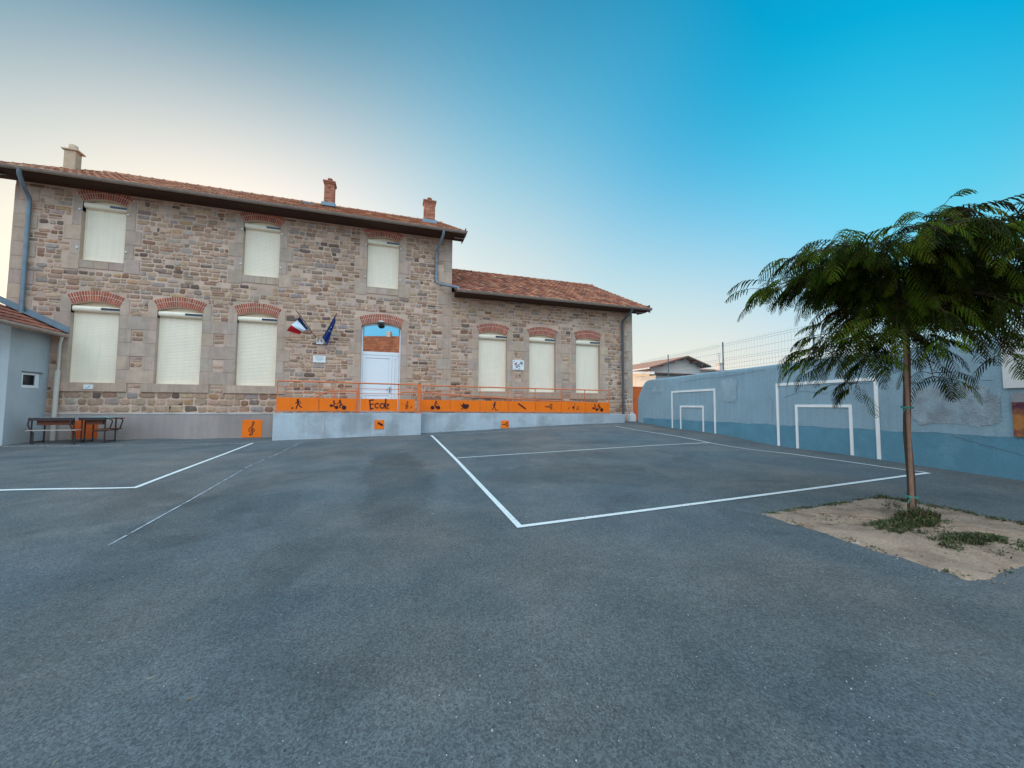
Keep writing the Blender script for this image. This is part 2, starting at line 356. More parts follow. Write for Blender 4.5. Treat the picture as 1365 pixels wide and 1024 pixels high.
def rubble(mb, s0, s1, z0, z1, rects, y, hmin=.095, hmax=.19, big=False, pale_top=0):
    z = z0
    while z < z1 - .04:
        h = min(rng.uniform(hmin, hmax), z1 - z)
        if z1 - z - h < .06: h = z1 - z
        iv = [(s0, s1)]
        for (a, b, c, d) in rects:
            if min(d, z + h) - max(c, z) > .03:
                iv = [q for (p, r_) in iv for q in ((p, min(r_, a)), (max(p, b), r_)) if q[1] - q[0] > .05]
        for (p, q) in iv:
            x = p
            while x < q - .03:
                w = rng.uniform(.15, .42) if not big else rng.uniform(.24, .5)
                if rng.random() < .22: w *= .6
                if q - x - w < .12: w = q - x
                if w > .6: w /= 2
                g = rng.uniform(.008, .018)
                if not big and rng.random() < .10:
                    x += w; continue                       # stone smeared over with mortar
                dz = rng.uniform(-.02, .02)
                cc = rng.choice(SBAG)
                if pale_top and z > pale_top and rng.random() < .3: cc = (.40, .32, .24)
                if h > .15 and rng.random() < .28 and not big:
                    k = rng.uniform(.4, .6)
                    stone(mb, x + g, x + w - g, z + g + dz, z + h * k - g * .6 + dz, y, jcol(cc))
                    stone(mb, x + g, x + w - g, z + h * k + g * .6 + dz, z + h - g + dz, y, jcol(rng.choice(SBAG)))
                else:
                    stone(mb, x + g, x + w - g, z + g * 1.1 + dz, z + h - g * 1.1 + dz, y, jcol(cc))
                x += w
        z += h

GRAN = [(.38, .34, .315), (.365, .335, .32), (.355, .335, .33), (.395, .355, .32), (.345, .32, .308)]
def gcol(): return tuple(v * k for v, k in zip(jcol(rng.choice(GRAN), .08), (1.06, 1.06, 1.02)))
YG = YF - .020                 # face of the cut granite blocks
EXC = {'main': [], 'wing': []}  # rectangles where no rubble goes

def wall_with_holes(mb, s0, s1, z0, z1, holes, y, m=0):
    xs = sorted({s0, s1} | {h[0] for h in holes} | {h[1] for h in holes}); zs = sorted({z0, z1} | {h[2] for h in holes} | {h[3] for h in holes})
    for a, b in zip(xs, xs[1:]):
        for c, d in zip(zs, zs[1:]):
            mx, mz = (a + b) / 2, (c + d) / 2
            if any(h[0] < mx < h[1] and h[2] < mz < h[3] for h in holes): continue
            mb.face([(a, y, c), (b, y, c), (b, y, d), (a, y, d)], m)

def block(mb, a, b, c, d, y=None, colr=None, depth=.12):
    j = .003
    mb.box(a + j, b - j, (YG if y is None else y) + rng.uniform(-.003, .003), YF + depth, c + j, d - j, 0, colr or gcol())

def arc(s0, s1, zs, rise, n=14):
    """points of a segmental arch from left to right"""
    c = (s1 - s0) / 2; Rr = (c * c + rise * rise) / (2 * rise); cz = zs + rise - Rr; cx = (s0 + s1) / 2; a = math.asin(c / Rr)
    return [(cx + Rr * math.sin(-a + 2 * a * i / n), cz + Rr * math.cos(-a + 2 * a * i / n)) for i in range(n + 1)]

def arch(name, parent, s0, s1, zs, rise, thick, rings=2, two=True):
    """segmental arch of brick voussoirs over an opening"""
    c = (s1 - s0) / 2; Rr = (c * c + rise * rise) / (2 * rise); cz = zs + rise - Rr; cx = (s0 + s1) / 2
    a0 = math.asin(c / Rr) * 1.0
    mb = MB(); y0 = YF - .014
    n = 24
    for k in range(n):     # mortar bed behind the bricks
        t0, t1 = -a0 + 2 * a0 * k / n, -a0 + 2 * a0 * (k + 1) / n
        P = [(cx + r_ * math.sin(t), cz + r_ * math.cos(t)) for r_, t in ((Rr, t0), (Rr, t1), (Rr + thick, t1 * 1.06), (Rr + thick, t0 * 1.06))]
        mb.prism(P, y0 + .005, YF + .16, 1)
    rr = [(Rr + .004, Rr + thick * .555), (Rr + thick * .605, Rr + thick - .002)] if rings == 2 else [(Rr + .004, Rr + thick)]
    for q, (ra, rb) in enumerate(rr):
        nb = int(round((Rr + thick / 2) * 2 * a0 / .062))
        for k in range(nb):
            off = .5 if q else 0
            t0 = -a0 * 1.04 + 2.08 * a0 * (k + .13) / nb; t1 = -a0 * 1.04 + 2.08 * a0 * (k + .87) / nb
            f = rng.uniform(.75, 1.2); cc = rng.choice([(.43, .105, .055), (.40, .10, .055), (.47, .135, .07), (.34, .085, .05)])
            P = [(cx + r_ * math.sin(t), cz + r_ * math.cos(t)) for r_, t in ((ra, t0), (ra, t1), (rb, t1), (rb, t0))]
            mb.prism(P, y0 - rng.uniform(0, .006), YF + .15, 0, tuple(x * f for x in cc))
    return mb.build(name, [M['brick'], M['brickmortar']], parent)

def window(s0, s1, zb, zbox, zspring, rise, z_jamb_top, sill, which, left_alt=True, right_alt=True, upper=False):
    """stone surround, brick arch and a roller shutter that is let down"""
    w = MB()                                                         # curtain of slats
    yc = YF + .15
    z = zb; st = .0505
    while z < zbox - .01:
        z2 = min(z + st, zbox)
        w.face([(s0 + .03, yc, z), (s1 - .02, yc, z), (s1 - .02, yc - .006, z + st * .35), (s0 + .03, yc - .006, z + st * .35)], 0)
        w.face([(s0 + .03, yc - .006, z + st * .35), (s1 - .02, yc - .006, z + st * .35), (s1 - .02, yc - .004, z2 - .006), (s0 + .03, yc - .004, z2 - .006)], 0)
        w.face([(s0 + .03, yc - .004, z2 - .006), (s1 - .02, yc - .004, z2 - .006), (s1 - .02, yc, z2), (s0 + .03, yc, z2)], 0)
        z = z2
    A = arc(s0, s1, zspring, rise)
    w.face([(s0, yc + .02, zbox)] + [(s1, yc + .02, zbox)] + [(x, yc + .02, zz) for x, zz in A[::-1]], 0)   # lunette board
    win = w.build('window', M['shutter'], school)
    g = MB()                                                         # guide rails of the shutter and the closing bar
    g.box(s0 + .004, s0 + .045, yc - .03, yc + .03, zb, zbox, 0); g.box(s1 - .045, s1 - .004, yc - .03, yc + .03, zb, zbox, 0)
    g.box(s0 + .045, s1 - .045, yc - .02, yc + .01, zb, zb + .05, 0)
    g.build('shutter_guide', M['shutter'], win)
    b = MB(); zt = zspring - .005; hb = zt - zbox                   # rounded housing
    pr = [(yc - .02, zbox), (YF + .045, zbox + .012), (YF + .015, zbox + hb * .25), (YF + .005, zbox + hb * .55), (YF + .02, zbox + hb * .85), (YF + .05, zt), (yc, zt)]
    n = len(pr)
    b.mesh([(s0 + .004, y, zz) for y, zz in pr] + [(s1 - .004, y, zz) for y, zz in pr],
           [(k, k + 1, n + k + 1, n + k) for k in range(n - 1)], 0, smooth=True)
    b.face([(s0 + .004, y, zz) for y, zz in pr], 0); b.face([(s1 - .004, y, zz) for y, zz in pr][::-1], 0); b.face([(s0 + .004, yc - .02, zbox), (s0 + .004, yc, zbox), (s1 - .004, yc, zbox), (s1 - .004, yc - .02, zbox)])
    bx = b.build('shutter_box', M['shutter'], win)
    p = MB(); wl = (s1 - s0)
    p.box(s1 - wl * .40, s1 - .012, YF - .006, YF + .02, zbox + hb * .42, zbox + hb * .78, 0)
    p.build('solar_panel', M['solar'], win)
    arch('arch', win, s0 - .005, s1 + .005, zspring, rise, .34, 2)
    # surround: jamb blocks and the stone reveals of the opening
    ex = EXC[which]
    hz = zspring
    nrow = 4 if upper else 5
    base = sill[2] if upper else zb
    top = z_jamb_top - (.55 if not upper else .50)
    for side, alt in ((-1, left_alt), (1, right_alt)):
        e = s0 if side < 0 else s1; s = MB()
        def jb(wd, c, d):
            a, bb = (e - wd, e) if side < 0 else (e, e + wd)
            block(s, a, bb, c, d); ex.append((a - .02, bb + .02, c, d))
        hh = (top - base) / nrow
        for k in range(nrow):
            wide = (k % 2 == 0)
            jb((.42 if wide else .24) if alt else .26, base + k * hh, base + (k + 1) * hh)
        # springer, cut to the slope of the arch
        a, bb = (e - .24, e) if side < 0 else (e, e + .24)
        zt = z_jamb_top; o = .105
        poly = [(a, top), (e, top), (e, zspring + .01), (e - o, zt), (a, zt)] if side < 0 else [(e, top), (bb, top), (bb, zt), (e + o, zt), (e, zspring + .01)]
        s.prism([(x + (.005 if x == a else 0), zz) for x, zz in poly], YG, YF + .12, 0, gcol())
        ex.append((a - .02, bb + .02, top, zt))
        cc = gcol(); y1 = YF + .2                                   # reveal of the opening
        f = [(e, YG, zb), (e, y1, zb), (e, y1, hz), (e, YG, hz)]
        s.face(f if side < 0 else f[::-1], 0, cc)
        s.build('jamb', M['granite'], win, bevel=.003)
    sl = MB()                                                        # sill
    a, bb, c, d = sill
    if upper:
        k = 3
        for q in range(k):
            block(sl, s0 + (s1 - s0) * q / k, s0 + (s1 - s0) * (q + 1) / k, c + .06, d - .03, YG - .004)
        sl.box(s0, s1, YF - .02, YF + .22, d - .03, d, 0, gcol())
    else:
        mid = a + (bb - a) * rng.uniform(.45, .65)
        cc = gcol()
        sl.box(a, bb, YG - .035, YF + .2, c + .004, d - .004, 0, cc)
    ex.append((a - .02, bb + .02, c, d))
    sl.build('sill', M['granite'], win, bevel=.008)
    if upper:                                                        # little shutter pintles left in the jambs
        for zz in (zb + .35, zbox - .12):
            for xa in (s0 - .075, s1 + .035):
                h = MB(); h.box(xa, xa + .04, YG - .04, YG, zz, zz + .045); h.build('hinge', M['plaque'], win)
    ex.append((s0 - .13, s1 + .13, zspring, zspring + rise + .36))
    ex.append((s0 - .02, s1 + .02, zb, zspring + rise))
    return win

LOW = [(-9.67, -8.45), (-7.45, -6.19), (-5.17, -3.92)]
UPP = [(-9.56, -8.43), (-5.09, -3.94), (-.94, .25)]
WNG = [(3.55, 4.79), (5.82, 7.08), (8.10, 9.34)]
DOOR = (-1.07, .40)
for i, (a, b) in enumerate(LOW):
    sl = [(-9.98, -8.14), (-7.77, -5.90), (-5.49, -3.60)][i]
    window(a, b, 2.15, 4.425, 4.62, .15, 4.92, (sl[0], sl[1], 1.86, 2.15), 'main', left_alt=True, right_alt=True)
for i, (a, b) in enumerate(UPP):
    window(a, b, 6.10, 7.83, 8.02, .13, 8.20, (a - .3, b + .3, 5.77, 6.10), 'main', upper=True)
for i, (a, b) in enumerate(WNG):
    window(a, b, 2.10, 4.33, 4.53, .14, 4.86, (a - .3, b + .3, 1.80, 2.10), 'wing')

# granite piers that join neighbouring windows, with small rubble niches between
for (a, b, zb, zt, wh) in ((-8.45, -7.45, 2.15, 4.37, 'main'), (-6.19, -5.17, 2.15, 4.37, 'main'), (4.79, 5.82, 2.10, 4.31, 'wing'), (7.08, 8.10, 2.10, 4.31, 'wing')):
    hh = (zt - zb) / 5; m = (a + b) / 2; pier = MB()
    for k in range(5):
        c, d = zb + k * hh, zb + (k + 1) * hh
        if k % 2 == 0:
            block(pier, a + .26, b - .26, c, d, YG - .002); EXC[wh].append((a, b, c, d))
        else:
            block(pier, a + .22, m - .165, c, d, YG - .002); block(pier, m + .165, b - .22, c, d, YG - .002); EXC[wh] += [(a, m - .155, c, d), (m + .155, b, c, d)]
    pier.build('pier', M['granite'], school, bevel=.003)

# quoins at the corners
qn = None
def quoin(e, side, z0, z1, wide, narrow, which, hh=.45, extra=None):
    z = z0; k = 0; qn = MB()
    while z < z1 - .05:
        h = min(hh * rng.uniform(.93, 1.07), z1 - z); w = wide if k % 2 == 0 else narrow
        a, b = (e - w, e) if side < 0 else (e, e + w)
        block(qn, a, b, z, z + h, YG - .001, depth=.1); EXC[which].append((a - .02, b + .02, z, z + h)); z += h; k += 1
    if extra: block(qn, *extra, YG - .001, gcol()); EXC['wing'].append(extra)
    qn.build('quoin', M['granite'], school, bevel=.004)
quoin(2.38, -1, 1.2, 8.35, .56, .34, 'main', extra=(2.38, 2.78, 4.78, 5.10))
quoin(-11.2, 1, 3.4, 8.3, .58, .38, 'main')
quoin(11.13, -1, 1.9, 5.95, .26, .40, 'wing')

# wall cores (mortar) with the openings cut out
def holes(lst, zb, zt): return [(a, b, zb, zt) for a, b in lst]
hm = holes(LOW, 2.15, 4.78) + holes(UPP, 6.1, 8.16) + [(DOOR[0], DOOR[1], 1.19, 4.72)]
hw = holes(WNG, 2.10, 4.68)
core = MB()
wall_with_holes(core, -11.2, 2.38, .1, 8.5, hm, YF)
core.face([(-11.2, YF + 8, .1), (-11.2, YF, .1), (-11.2, YF, 8.5), (-11.2, YF + 4, 10.75), (-11.2, YF + 8, 8.5)])
core.face([(2.38, YF, .1), (2.38, YF + 8, .1), (2.38, YF + 8, 8.5), (2.38, YF + 4, 10.75), (2.38, YF, 8.5)])
core.face([(2.38, YF + 8, .1), (-11.2, YF + 8, .1), (-11.2, YF + 8, 8.5), (2.38, YF + 8, 8.5)])
core.box(-11.1, 2.3, YF + .45, YF + .5, .1, 8.4, 1)
rubble(core_st := MB(), -11.2, 2.38, 1.2, 1.87, EXC['main'] + [(DOOR[0] - .3, DOOR[1] + .3, 1.1, 4.9)], YF, .21, .24, True)
EXC['main'].append((DOOR[0] - .22, DOOR[1] + .22, 1.1, 5.08))
wmain = core.build('wall', [M['mortar'], M['roofdark']], school)
# door surround before the rubble so that it is kept clear
DS = []
for side in (-1, 1):
    ds = MB(); DS.append(ds)
    e = DOOR[0] if side < 0 else DOOR[1]; nrow = 7; hh = (4.36 - 1.2) / nrow
    for k in range(nrow):
        w = .44 if k % 2 == 1 else .24
        a, b = (e - w, e) if side < 0 else (e, e + w)
        block(ds, a, b, 1.2 + k * hh, 1.2 + (k + 1) * hh); EXC['main'].append((a - .02, b + .02, 1.2 + k * hh, 1.2 + (k + 1) * hh))
    a, b = (e - .25, e) if side < 0 else (e, e + .25)
    poly = [(a, 4.36), (e, 4.36), (e, 4.56), (e - .1, 4.86), (a, 4.86)] if side < 0 else [(e, 4.36), (b, 4.36), (b, 4.86), (e + .1, 4.86), (e, 4.56)]
    ds.prism(poly, YG, YF + .12, 0, gcol()); EXC['main'].append((a - .02, b + .02, 4.36, 4.86))
    cc = gcol(); x = e
    f = [(x, YG, 1.19), (x, YF + .2, 1.19), (x, YF + .2, 4.56), (x, YG, 4.56)]
    ds.face(f if side < 0 else f[::-1], 0, cc)
rubble(core_st, -11.2, 2.38, 1.87, 8.36, EXC['main'], YF)
core_st.build('stonework', M['stone'], wmain)
wg = MB()
wall_with_holes(wg, 2.38, 11.13, .1, 6.2, hw, YF)
wg.face([(11.13, YF, .1), (11.13, YF + 8, .1), (11.13, YF + 8, 6.1), (11.13, YF + 4, 8.3), (11.13, YF, 6.1)])
wg.face([(11.13, YF + 8, .1), (2.38, YF + 8, .1), (2.38, YF + 8, 6.1), (11.13, YF + 8, 6.1)])
wg.box(2.5, 11.0, YF + .45, YF + .5, .1, 6.0, 1)
wwing = wg.build('wall', [M['mortar'], M['roofdark']], school)
st2 = MB()
rubble(st2, 2.39, 11.13, 1.2, 1.8, EXC['wing'], YF, .19, .22, True)
rubble(st2, 2.39, 11.13, 1.8, 6.0, EXC['wing'], YF, .10, .19, pale_top=5.0)
st2.build('stonework', M['stone'], wwing)

# rendered plinth
pl = MB()
pl.box(-10.1, -3.5, YF - .045, YF + .02, 0, 1.135, 0)
pl.box(-10.1, -3.5, YF - .055, YF - .002, 1.135, 1.165, 1)
pl.build('plinth', [M['stucco'], M['concrete']], school, bevel=.008)
pl = MB(); pl.box(10.0, 10.60, YF - .05, YF + .02, .4, 1.14, 0); pl.build('plinth', [M['stucco'], M['concrete']], school, bevel=.008)

# entrance door
dr = MB(); yd = YF + .13
A = arc(DOOR[0], DOOR[1], 4.56, .14, 16)
# outer frame
dr.box(DOOR[0], DOOR[0] + .06, yd - .02, yd + .05, 1.19, 4.555); dr.box(DOOR[1] - .06, DOOR[1], yd - .02, yd + .05, 1.19, 4.555)
dr.box(DOOR[0] + .06, DOOR[1] - .06, yd - .022, yd + .05, 3.44, 3.57)
for (x0, z0), (x1, z1) in zip(A, A[1:]): dr.prism([(x0, z0 - .06), (x1, z1 - .06), (x1, z1), (x0, z0)], yd - .02, yd + .05)
door = dr.build('door', M['pvc'], school, bevel=.004)
arch('arch', door, DOOR[0] - .005, DOOR[1] + .005, 4.56, .15, .34)
for ds in DS: ds.build('jamb', M['granite'], door, bevel=.003)
gl = MB()
gl.face([(DOOR[0] + .06, yd + .02, 3.57), (DOOR[1] - .06, yd + .02, 3.57)] + [(x, yd + .02, z - .05) for x, z in A[::-1]][1:-1] + [])
gl.build('transom_glass', M['mirror'], door)
def leaf(x0, x1):
    l = MB(); z0, z1 = 1.20, 3.435; f = .09
    l.box(x0, x0 + f, yd - .012, yd + .04, z0, z1); l.box(x1 - f, x1, yd - .012, yd + .04, z0, z1)
    for a, b in ((z0, z0 + .14), (1.86, 2.0), (z1 - .11, z1)): l.box(x0 + f, x1 - f, yd - .012, yd + .04, a, b)
    for a, b in ((z0 + .14, 1.86), (2.0, z1 - .11)):
        l.box(x0 + f, x1 - f, yd + .012, yd + .03, a, b)
        l.box(x0 + f + .05, x1 - f - .05, yd + .002, yd + .012, a + .05, b - .05)
    return l.build('door_leaf', M['pvc'], door, bevel=.004)
l1 = leaf(DOOR[0] + .065, .075); leaf(.082, DOOR[1] - .065)
h = MB(); h.tube([(.02, yd - .06, 2.1), (-.12, yd - .06, 2.1)], .012); h.box(.0, .04, yd - .05, yd - .012, 1.98, 2.2); h.build('handle', M['zinc'], door)

# ------------------------------------------------------------------ roofs
def tile_roof(mb, s0, s1, y0, z0, y1, z1, s0t=None, s1t=None, tw=.23, tl=.36, pal=None, dirx=1):
    """interlocking clay tiles laid from the eave line (y0,z0) up to the ridge (y1,z1)"""
    s0t = s0 if s0t is None else s0t; s1t = s1 if s1t is None else s1t
    L = math.hypot(y1 - y0, z1 - z0); uy, uz = (y1 - y0) / L, (z1 - z0) / L; ny, nz = -uz, uy
    if nz < 0: ny, nz = -ny, -nz
    rows = int(math.ceil(L / tl)); cols = int(round((s1 - s0) / tw)); tw = (s1 - s0) / cols
    for r_ in range(rows):
        a0 = r_ * tl; a1 = min(a0 + tl * 1.04, L)
        for c in range(cols):
            def X(cc, a): f = a / L; l = s0 + (s0t - s0) * f; rr = s1 + (s1t - s1) * f; return l + (rr - l) * cc / cols
            base = rng.choice(pal); f = rng.uniform(.72, 1.22); cc = tuple(x * f for x in base)
            prof = [(0, .012), (.12, .026), (.30, .006), (.62, .010), (.88, .022), (1, .012)]
            lift = rng.uniform(-.004, .006)
            lo = []; hi = []; bt = []
            for q, hgt in prof:
                xa, xb = X(c + q, a0), X(c + q, a1)
                ha = hgt + .030 + lift; hb = hgt * .7 + .004
                lo.append((xa, y0 + uy * a0 + ny * ha, z0 + uz * a0 + nz * ha)); hi.append((xb, y0 + uy * a1 + ny * hb, z0 + uz * a1 + nz * hb))
                bt.append((xa, y0 + uy * a0, z0 + uz * a0))
            n = len(prof); vs = lo + hi + bt
            fs = [(k, k + 1, n + k + 1, n + k) for k in range(n - 1)] + [(2 * n + k, 2 * n + k + 1, k + 1, k) for k in range(n - 1)]
            if dirx < 0: fs = [g[::-1] for g in fs]
            mb.mesh(vs, fs, 0, cc, False)
    # deck under the tiles
    k = .012
    P = [(s0, y0, z0), (s1, y0, z0), (s1t, y1, z1), (s0t, y1, z1)]
    mb.face([(x, y - ny * k, z - nz * k) for x, y, z in P], 1)
def ridge(mb, s0, s1, y, z, pal, tl=.40):
    n = int((s1 - s0) / tl); tl = (s1 - s0) / n
    for i in range(n):
        a, b = s0 + i * tl, s0 + (i + 1) * tl + .02; f = rng.uniform(.75, 1.15); c = tuple(x * f for x in rng.choice(pal))
        vs = []; S = 7
        for x, r_ in ((a, .115), (b - .07, .105), (b - .06, .13), (b, .13)):
            for k in range(S): an = PI * k / (S - 1); vs.append((x, y - math.cos(an) * r_, z - .02 + math.sin(an) * r_ * .8))
        mb.mesh(vs, [(q * S + k, (q + 1) * S + k, (q + 1) * S + k + 1, q * S + k + 1) for q in range(3) for k in range(S - 1)], 0, c, True)
PAL = [(.37, .12, .058), (.33, .10, .05), (.41, .155, .08), (.29, .09, .05), (.43, .19, .105), (.22, .08, .05), (.37, .16, .09)]
PALM = [(.43, .165, .085), (.37, .135, .07), (.46, .21, .12), (.33, .13, .075), (.50, .27, .165)]
YE = 15.0                       # eave line, 0.7 m in front of the wall
YR = 19.7
rm = MB(); tile_roof(rm, -11.85, 2.88, YE - .02, 8.50, YR, 11.0, -11.4, 2.40, pal=PALM)
rm.face([(2.40, YR, 11.0), (-11.4, YR, 11.0), (-11.85, 24.4, 8.5), (2.88, 24.4, 8.5)], 1)
ridge(rm, -11.4, 2.40, YR, 11.0, PALM)
rmain = rm.build('roof', [M['tile'], M['roofdark']], school)
rw = MB(); tile_roof(rw, 2.39, 11.72, YE - .02, 6.10, YR, 8.58, 2.39, 11.22, pal=PAL)
rw.face([(11.22, YR, 8.58), (2.39, YR, 8.58), (2.39, 24.4, 6.1), (11.72, 24.4, 6.1)], 1)
ridge(rw, 2.42, 11.24, YR, 8.58, PAL)
rwing = rw.build('roof', [M['tile'], M['roofdark']], school)

def eave(parent, s0, s1, z, s0v, s1v, zr):
    sl = (zr - z) / (YR - YE)
    so = MB()
    zs = z - .085                                                    # boarded flat soffit with a deep fascia
    so.box(s0 + .03, s1 - .03, YE + .03, YF + .02, zs, zs + .025, 0)
    x = s0 + .1
    while x < s1 - .1:
        so.box(x, x + .012, YE + .04, YF - .03, zs - .004, zs + .001, 0); x += .16
    so.box(s0 + .03, s1 - .03, YE + .0, YE + .03, zs - .012, z - .01, 0)
    so.box(s0 + .031, s0 + .055, YE + .031, YF + .3, zs + .025, z + .2, 0); so.box(s1 - .055, s1 - .03, YE + .03, YF + .3, zs + .025, z + .2, 0)
    so.build('soffit', M['wood'], parent)
    g = MB(); r_ = .075; yc, zc = YE - .055, z - .01; S = 9
    prof = [(yc - math.cos(PI * k / (S - 1)) * r_, zc - math.sin(PI * k / (S - 1)) * r_) for k in range(S)]
    pr2 = [(yc - math.cos(PI * k / (S - 1)) * (r_ - .008), zc - math.sin(PI * k / (S - 1)) * (r_ - .008)) for k in range(S)]
    gs0, gs1 = s0 + .02, s1 - .02
    vs = [(gs0, y, zz) for y, zz in prof] + [(gs1, y, zz) for y, zz in prof]
    g.mesh(vs, [(k, S + k, S + k + 1, k + 1) for k in range(S - 1)], 0, smooth=True)
    vs = [(gs0, y, zz) for y, zz in pr2] + [(gs1, y, zz) for y, zz in pr2]
    g.mesh(vs, [(k, k + 1, S + k + 1, S + k) for k in range(S - 1)], 0, smooth=True)
    for xx in (gs0, gs1): g.face([(xx, y, zz) for y, zz in prof], 0)
    g.tube([(gs0, yc - r_, zc + .004), (gs1, yc - r_, zc + .004)], .011, 6)
    x = gs0 + .5
    while x < gs1:
        b = [(yc - math.cos(PI * k / (S - 1)) * (r_ + .008), zc - math.sin(PI * k / (S - 1)) * (r_ + .008)) for k in range(S)]
        g.mesh([(x, y, zz) for y, zz in b] + [(x + .035, y, zz) for y, zz in b], [(k, S + k, S + k + 1, k + 1) for k in range(S - 1)], 0); x += 2.0
    return g.build('gutter', M['zincgutter'], parent)
eave(rmain, -11.85, 2.86, 8.49, 0, 0, 11.0)
eave(rwing, 2.45, 11.70, 6.09, 0, 0, 8.58)
vb = MB()
vb.obox((2.80, YE, 8.30), (.03, 0, 0), (-.44, 4.7, 2.5), (0, 0, .17)); vb.obox((2.41, YE + .3, 8.34), (.37, 0, 0), (-.1, .9, .47), (0, 0, .03))
vb.build('verge_board', M['fascia'], rmain)
vb = MB()
vb.obox((11.64, YE, 5.90), (.03, 0, 0), (-.46, 4.7, 2.48), (0, 0, .17)); vb.obox((11.15, YE + .3, 5.95), (.47, 0, 0), (-.1, .9, .47), (0, 0, .03))
vb.build('verge_board', M['fascia'], rwing)
vb = MB()
vb.obox((-11.83, YE, 8.30), (.03, 0, 0), (.4, 4.7, 2.5), (0, 0, .17)); vb.obox((-11.78, YE + .25, 8.31), (.56, 0, 0), (.05, .9, .47), (0, 0, .03))
vb.build('verge_board', M['fascia'], rmain)

# chimneys
def brick_chimney(x, w, dpt, y, z0, z1, parent):
    c = MB(); z = z0; k = 0; hh = .068
    while z < z1 - .22:
        n = 3
        for i in range(n):
            f = rng.uniform(.75, 1.2); cc = tuple(v * f for v in rng.choice([(.42, .15, .085), (.36, .12, .07), (.46, .19, .11)]))
            off = (.5 if k % 2 else 0)
            a = x - w / 2 + w * max(0, (i - off)) / n; b = x - w / 2 + w * min(n, (i + 1 - off)) / n
            c.box(a + .003, b - .003, y - dpt / 2, y + dpt / 2, z + .003, z + hh - .003, 0, cc)
        if k % 2: c.box(x + w / 2 - w / 6, x + w / 2, y - dpt / 2, y + dpt / 2, z + .003, z + hh - .003, 0, (.38, .13, .08))
        z += hh; k += 1
    c.box(x - w / 2 + .008, x + w / 2 - .008, y - dpt / 2 + .008, y + dpt / 2 - .008, z0 - .3, z1 - .2, 1)
    for i, e in enumerate((.025, .05)):
        c.box(x - w / 2 - e, x + w / 2 + e, y - dpt / 2 - e, y + dpt / 2 + e, z1 - .22 + i * .062, z1 - .162 + i * .062, 0, (.36, .13, .08))
    ch = c.build('chimney', [M['brick'], M['brickmortar']], parent)
    p = MB(); p.tube([(x, y, z1 - .1), (x, y, z1 + .04), (x, y, z1 + .05), (x, y, z1 + .09), (x, y, z1 + .12)], [.10, .085, .11, .11, .04], 12, 0, (.40, .17, .11)); p.build('chimney_pot', M['brick'], ch)
    fl = MB(); fl.box(x - w / 2 - .08, x + w / 2 + .08, y - dpt / 2 - .1, y + dpt / 2 + .06, z0 - .12, z0 + .03); fl.build('flashing', M['zinc'], ch)
    return ch
brick_chimney(-2.72, .40, .42, 18.2, 10.28, 11.42, school)
brick_chimney(1.60, .50, .42, 17.9, 10.05, 11.14, school)
c = MB(); X, Y = -11.29, 17.9
c.box(X - .165, X + .165, Y - .15, Y + .15, 9.6, 10.70)
ch = c.build('chimney', M['chimgrey'], school, bevel=.01)
c = MB(); c.box(X - .23, X + .25, Y - .2, Y + .2, 10.705, 10.755); c.build('chimney_cap', M['chimgrey'], ch, bevel=.01)
c = MB(); c.tube([(X, Y, 10.765), (X, Y, 10.96), (X, Y, 10.98)], [.13, .12, .08], 14); c.build('chimney_pot', M['chimgrey'], ch)
sk = MB(); sk.obox((-3.82, 18.1, 10.19), (.42, 0, 0), (0, .4, .213), (0, -.025, .045)); sk.build('skylight', M['zinc'], rmain)

# downpipes
def pipe(pts, r_, m, parent, clips=()):
    p = MB(); p.tube(pts, r_, 10)
    for q in clips: p.tube([(q[0], q[1], q[2] - .03), (q[0], q[1], q[2] + .03)], r_ + .008, 10)
    return p.build('downpipe', M[m], parent)
pipe([(-10.62, 14.95, 8.44), (-10.63, 14.97, 8.3), (-10.72, 15.3, 8.02), (-10.78, 15.56, 7.86), (-10.79, 15.6, 7.7), (-10.78, 15.6, 4.22)], .055, 'zinc', school, [(-10.79, 15.6, 7.4), (-10.79, 15.6, 5.8)])
pipe([(1.92, 14.95, 8.43), (1.9, 14.98, 8.25), (1.76, 15.5, 7.9), (1.72, 15.6, 7.75), (1.72, 15.6, 6.62), (1.76, 15.58, 6.5), (1.9, 15.5, 6.42), (2.36, 15.2, 6.28), (2.52, 15.0, 6.2), (2.56, 14.96, 6.1)], .055, 'zinc', school, [(1.72, 15.6, 7.4), (1.72, 15.6, 6.72)])
gzz = gz(10.55, 15.5)
pipe([(10.62, 14.95, 6.04), (10.62, 14.97, 5.93), (10.57, 15.3, 5.72), (10.54, 15.57, 5.55), (10.54, 15.6, 5.4), (10.54, 15.6, gzz + .02)], .055, 'darkpipe', school, [(10.54, 15.6, 4.4), (10.54, 15.6, 2.8), (10.54, 15.6, 1.7)])

# ------------------------------------------------------------------ entrance landing, ramp and railings
ramp = thing('access_ramp', 'pale concrete landing and access ramp along the foot of the school wall', 'ramp', (-1.2, 14.2, .35))
b = MB(); b.box(-3.57, 1.12, 14.2, YF - .06, 0, 1.185); b.build('landing', M['concrete'], ramp, bevel=.015)
b = MB()
vs = [(1.121, 14.7, .1), (10.0, 14.7, .1), (10.0, 14.7, 1.14), (1.121, 14.7, 1.195), (1.121, YF - .06, .1), (10.0, YF - .06, .1), (10.0, YF - .06, 1.14), (1.121, YF - .06, 1.195)]
b.mesh(vs, [(0, 1, 2, 3), (3, 2, 6, 7), (1, 5, 6, 2), (5, 4, 7, 6), (4, 0, 3, 7), (0, 4, 5, 1)]); b.build('ramp_slope', M['concrete'], ramp, bevel=.012)
for x in (-2.05, -.6):
    j = MB(); j.box(x, x + .012, 14.197, 14.22, gz(x, 14.2), 1.183); j.build('expansion_joint', M['stucco'], ramp)
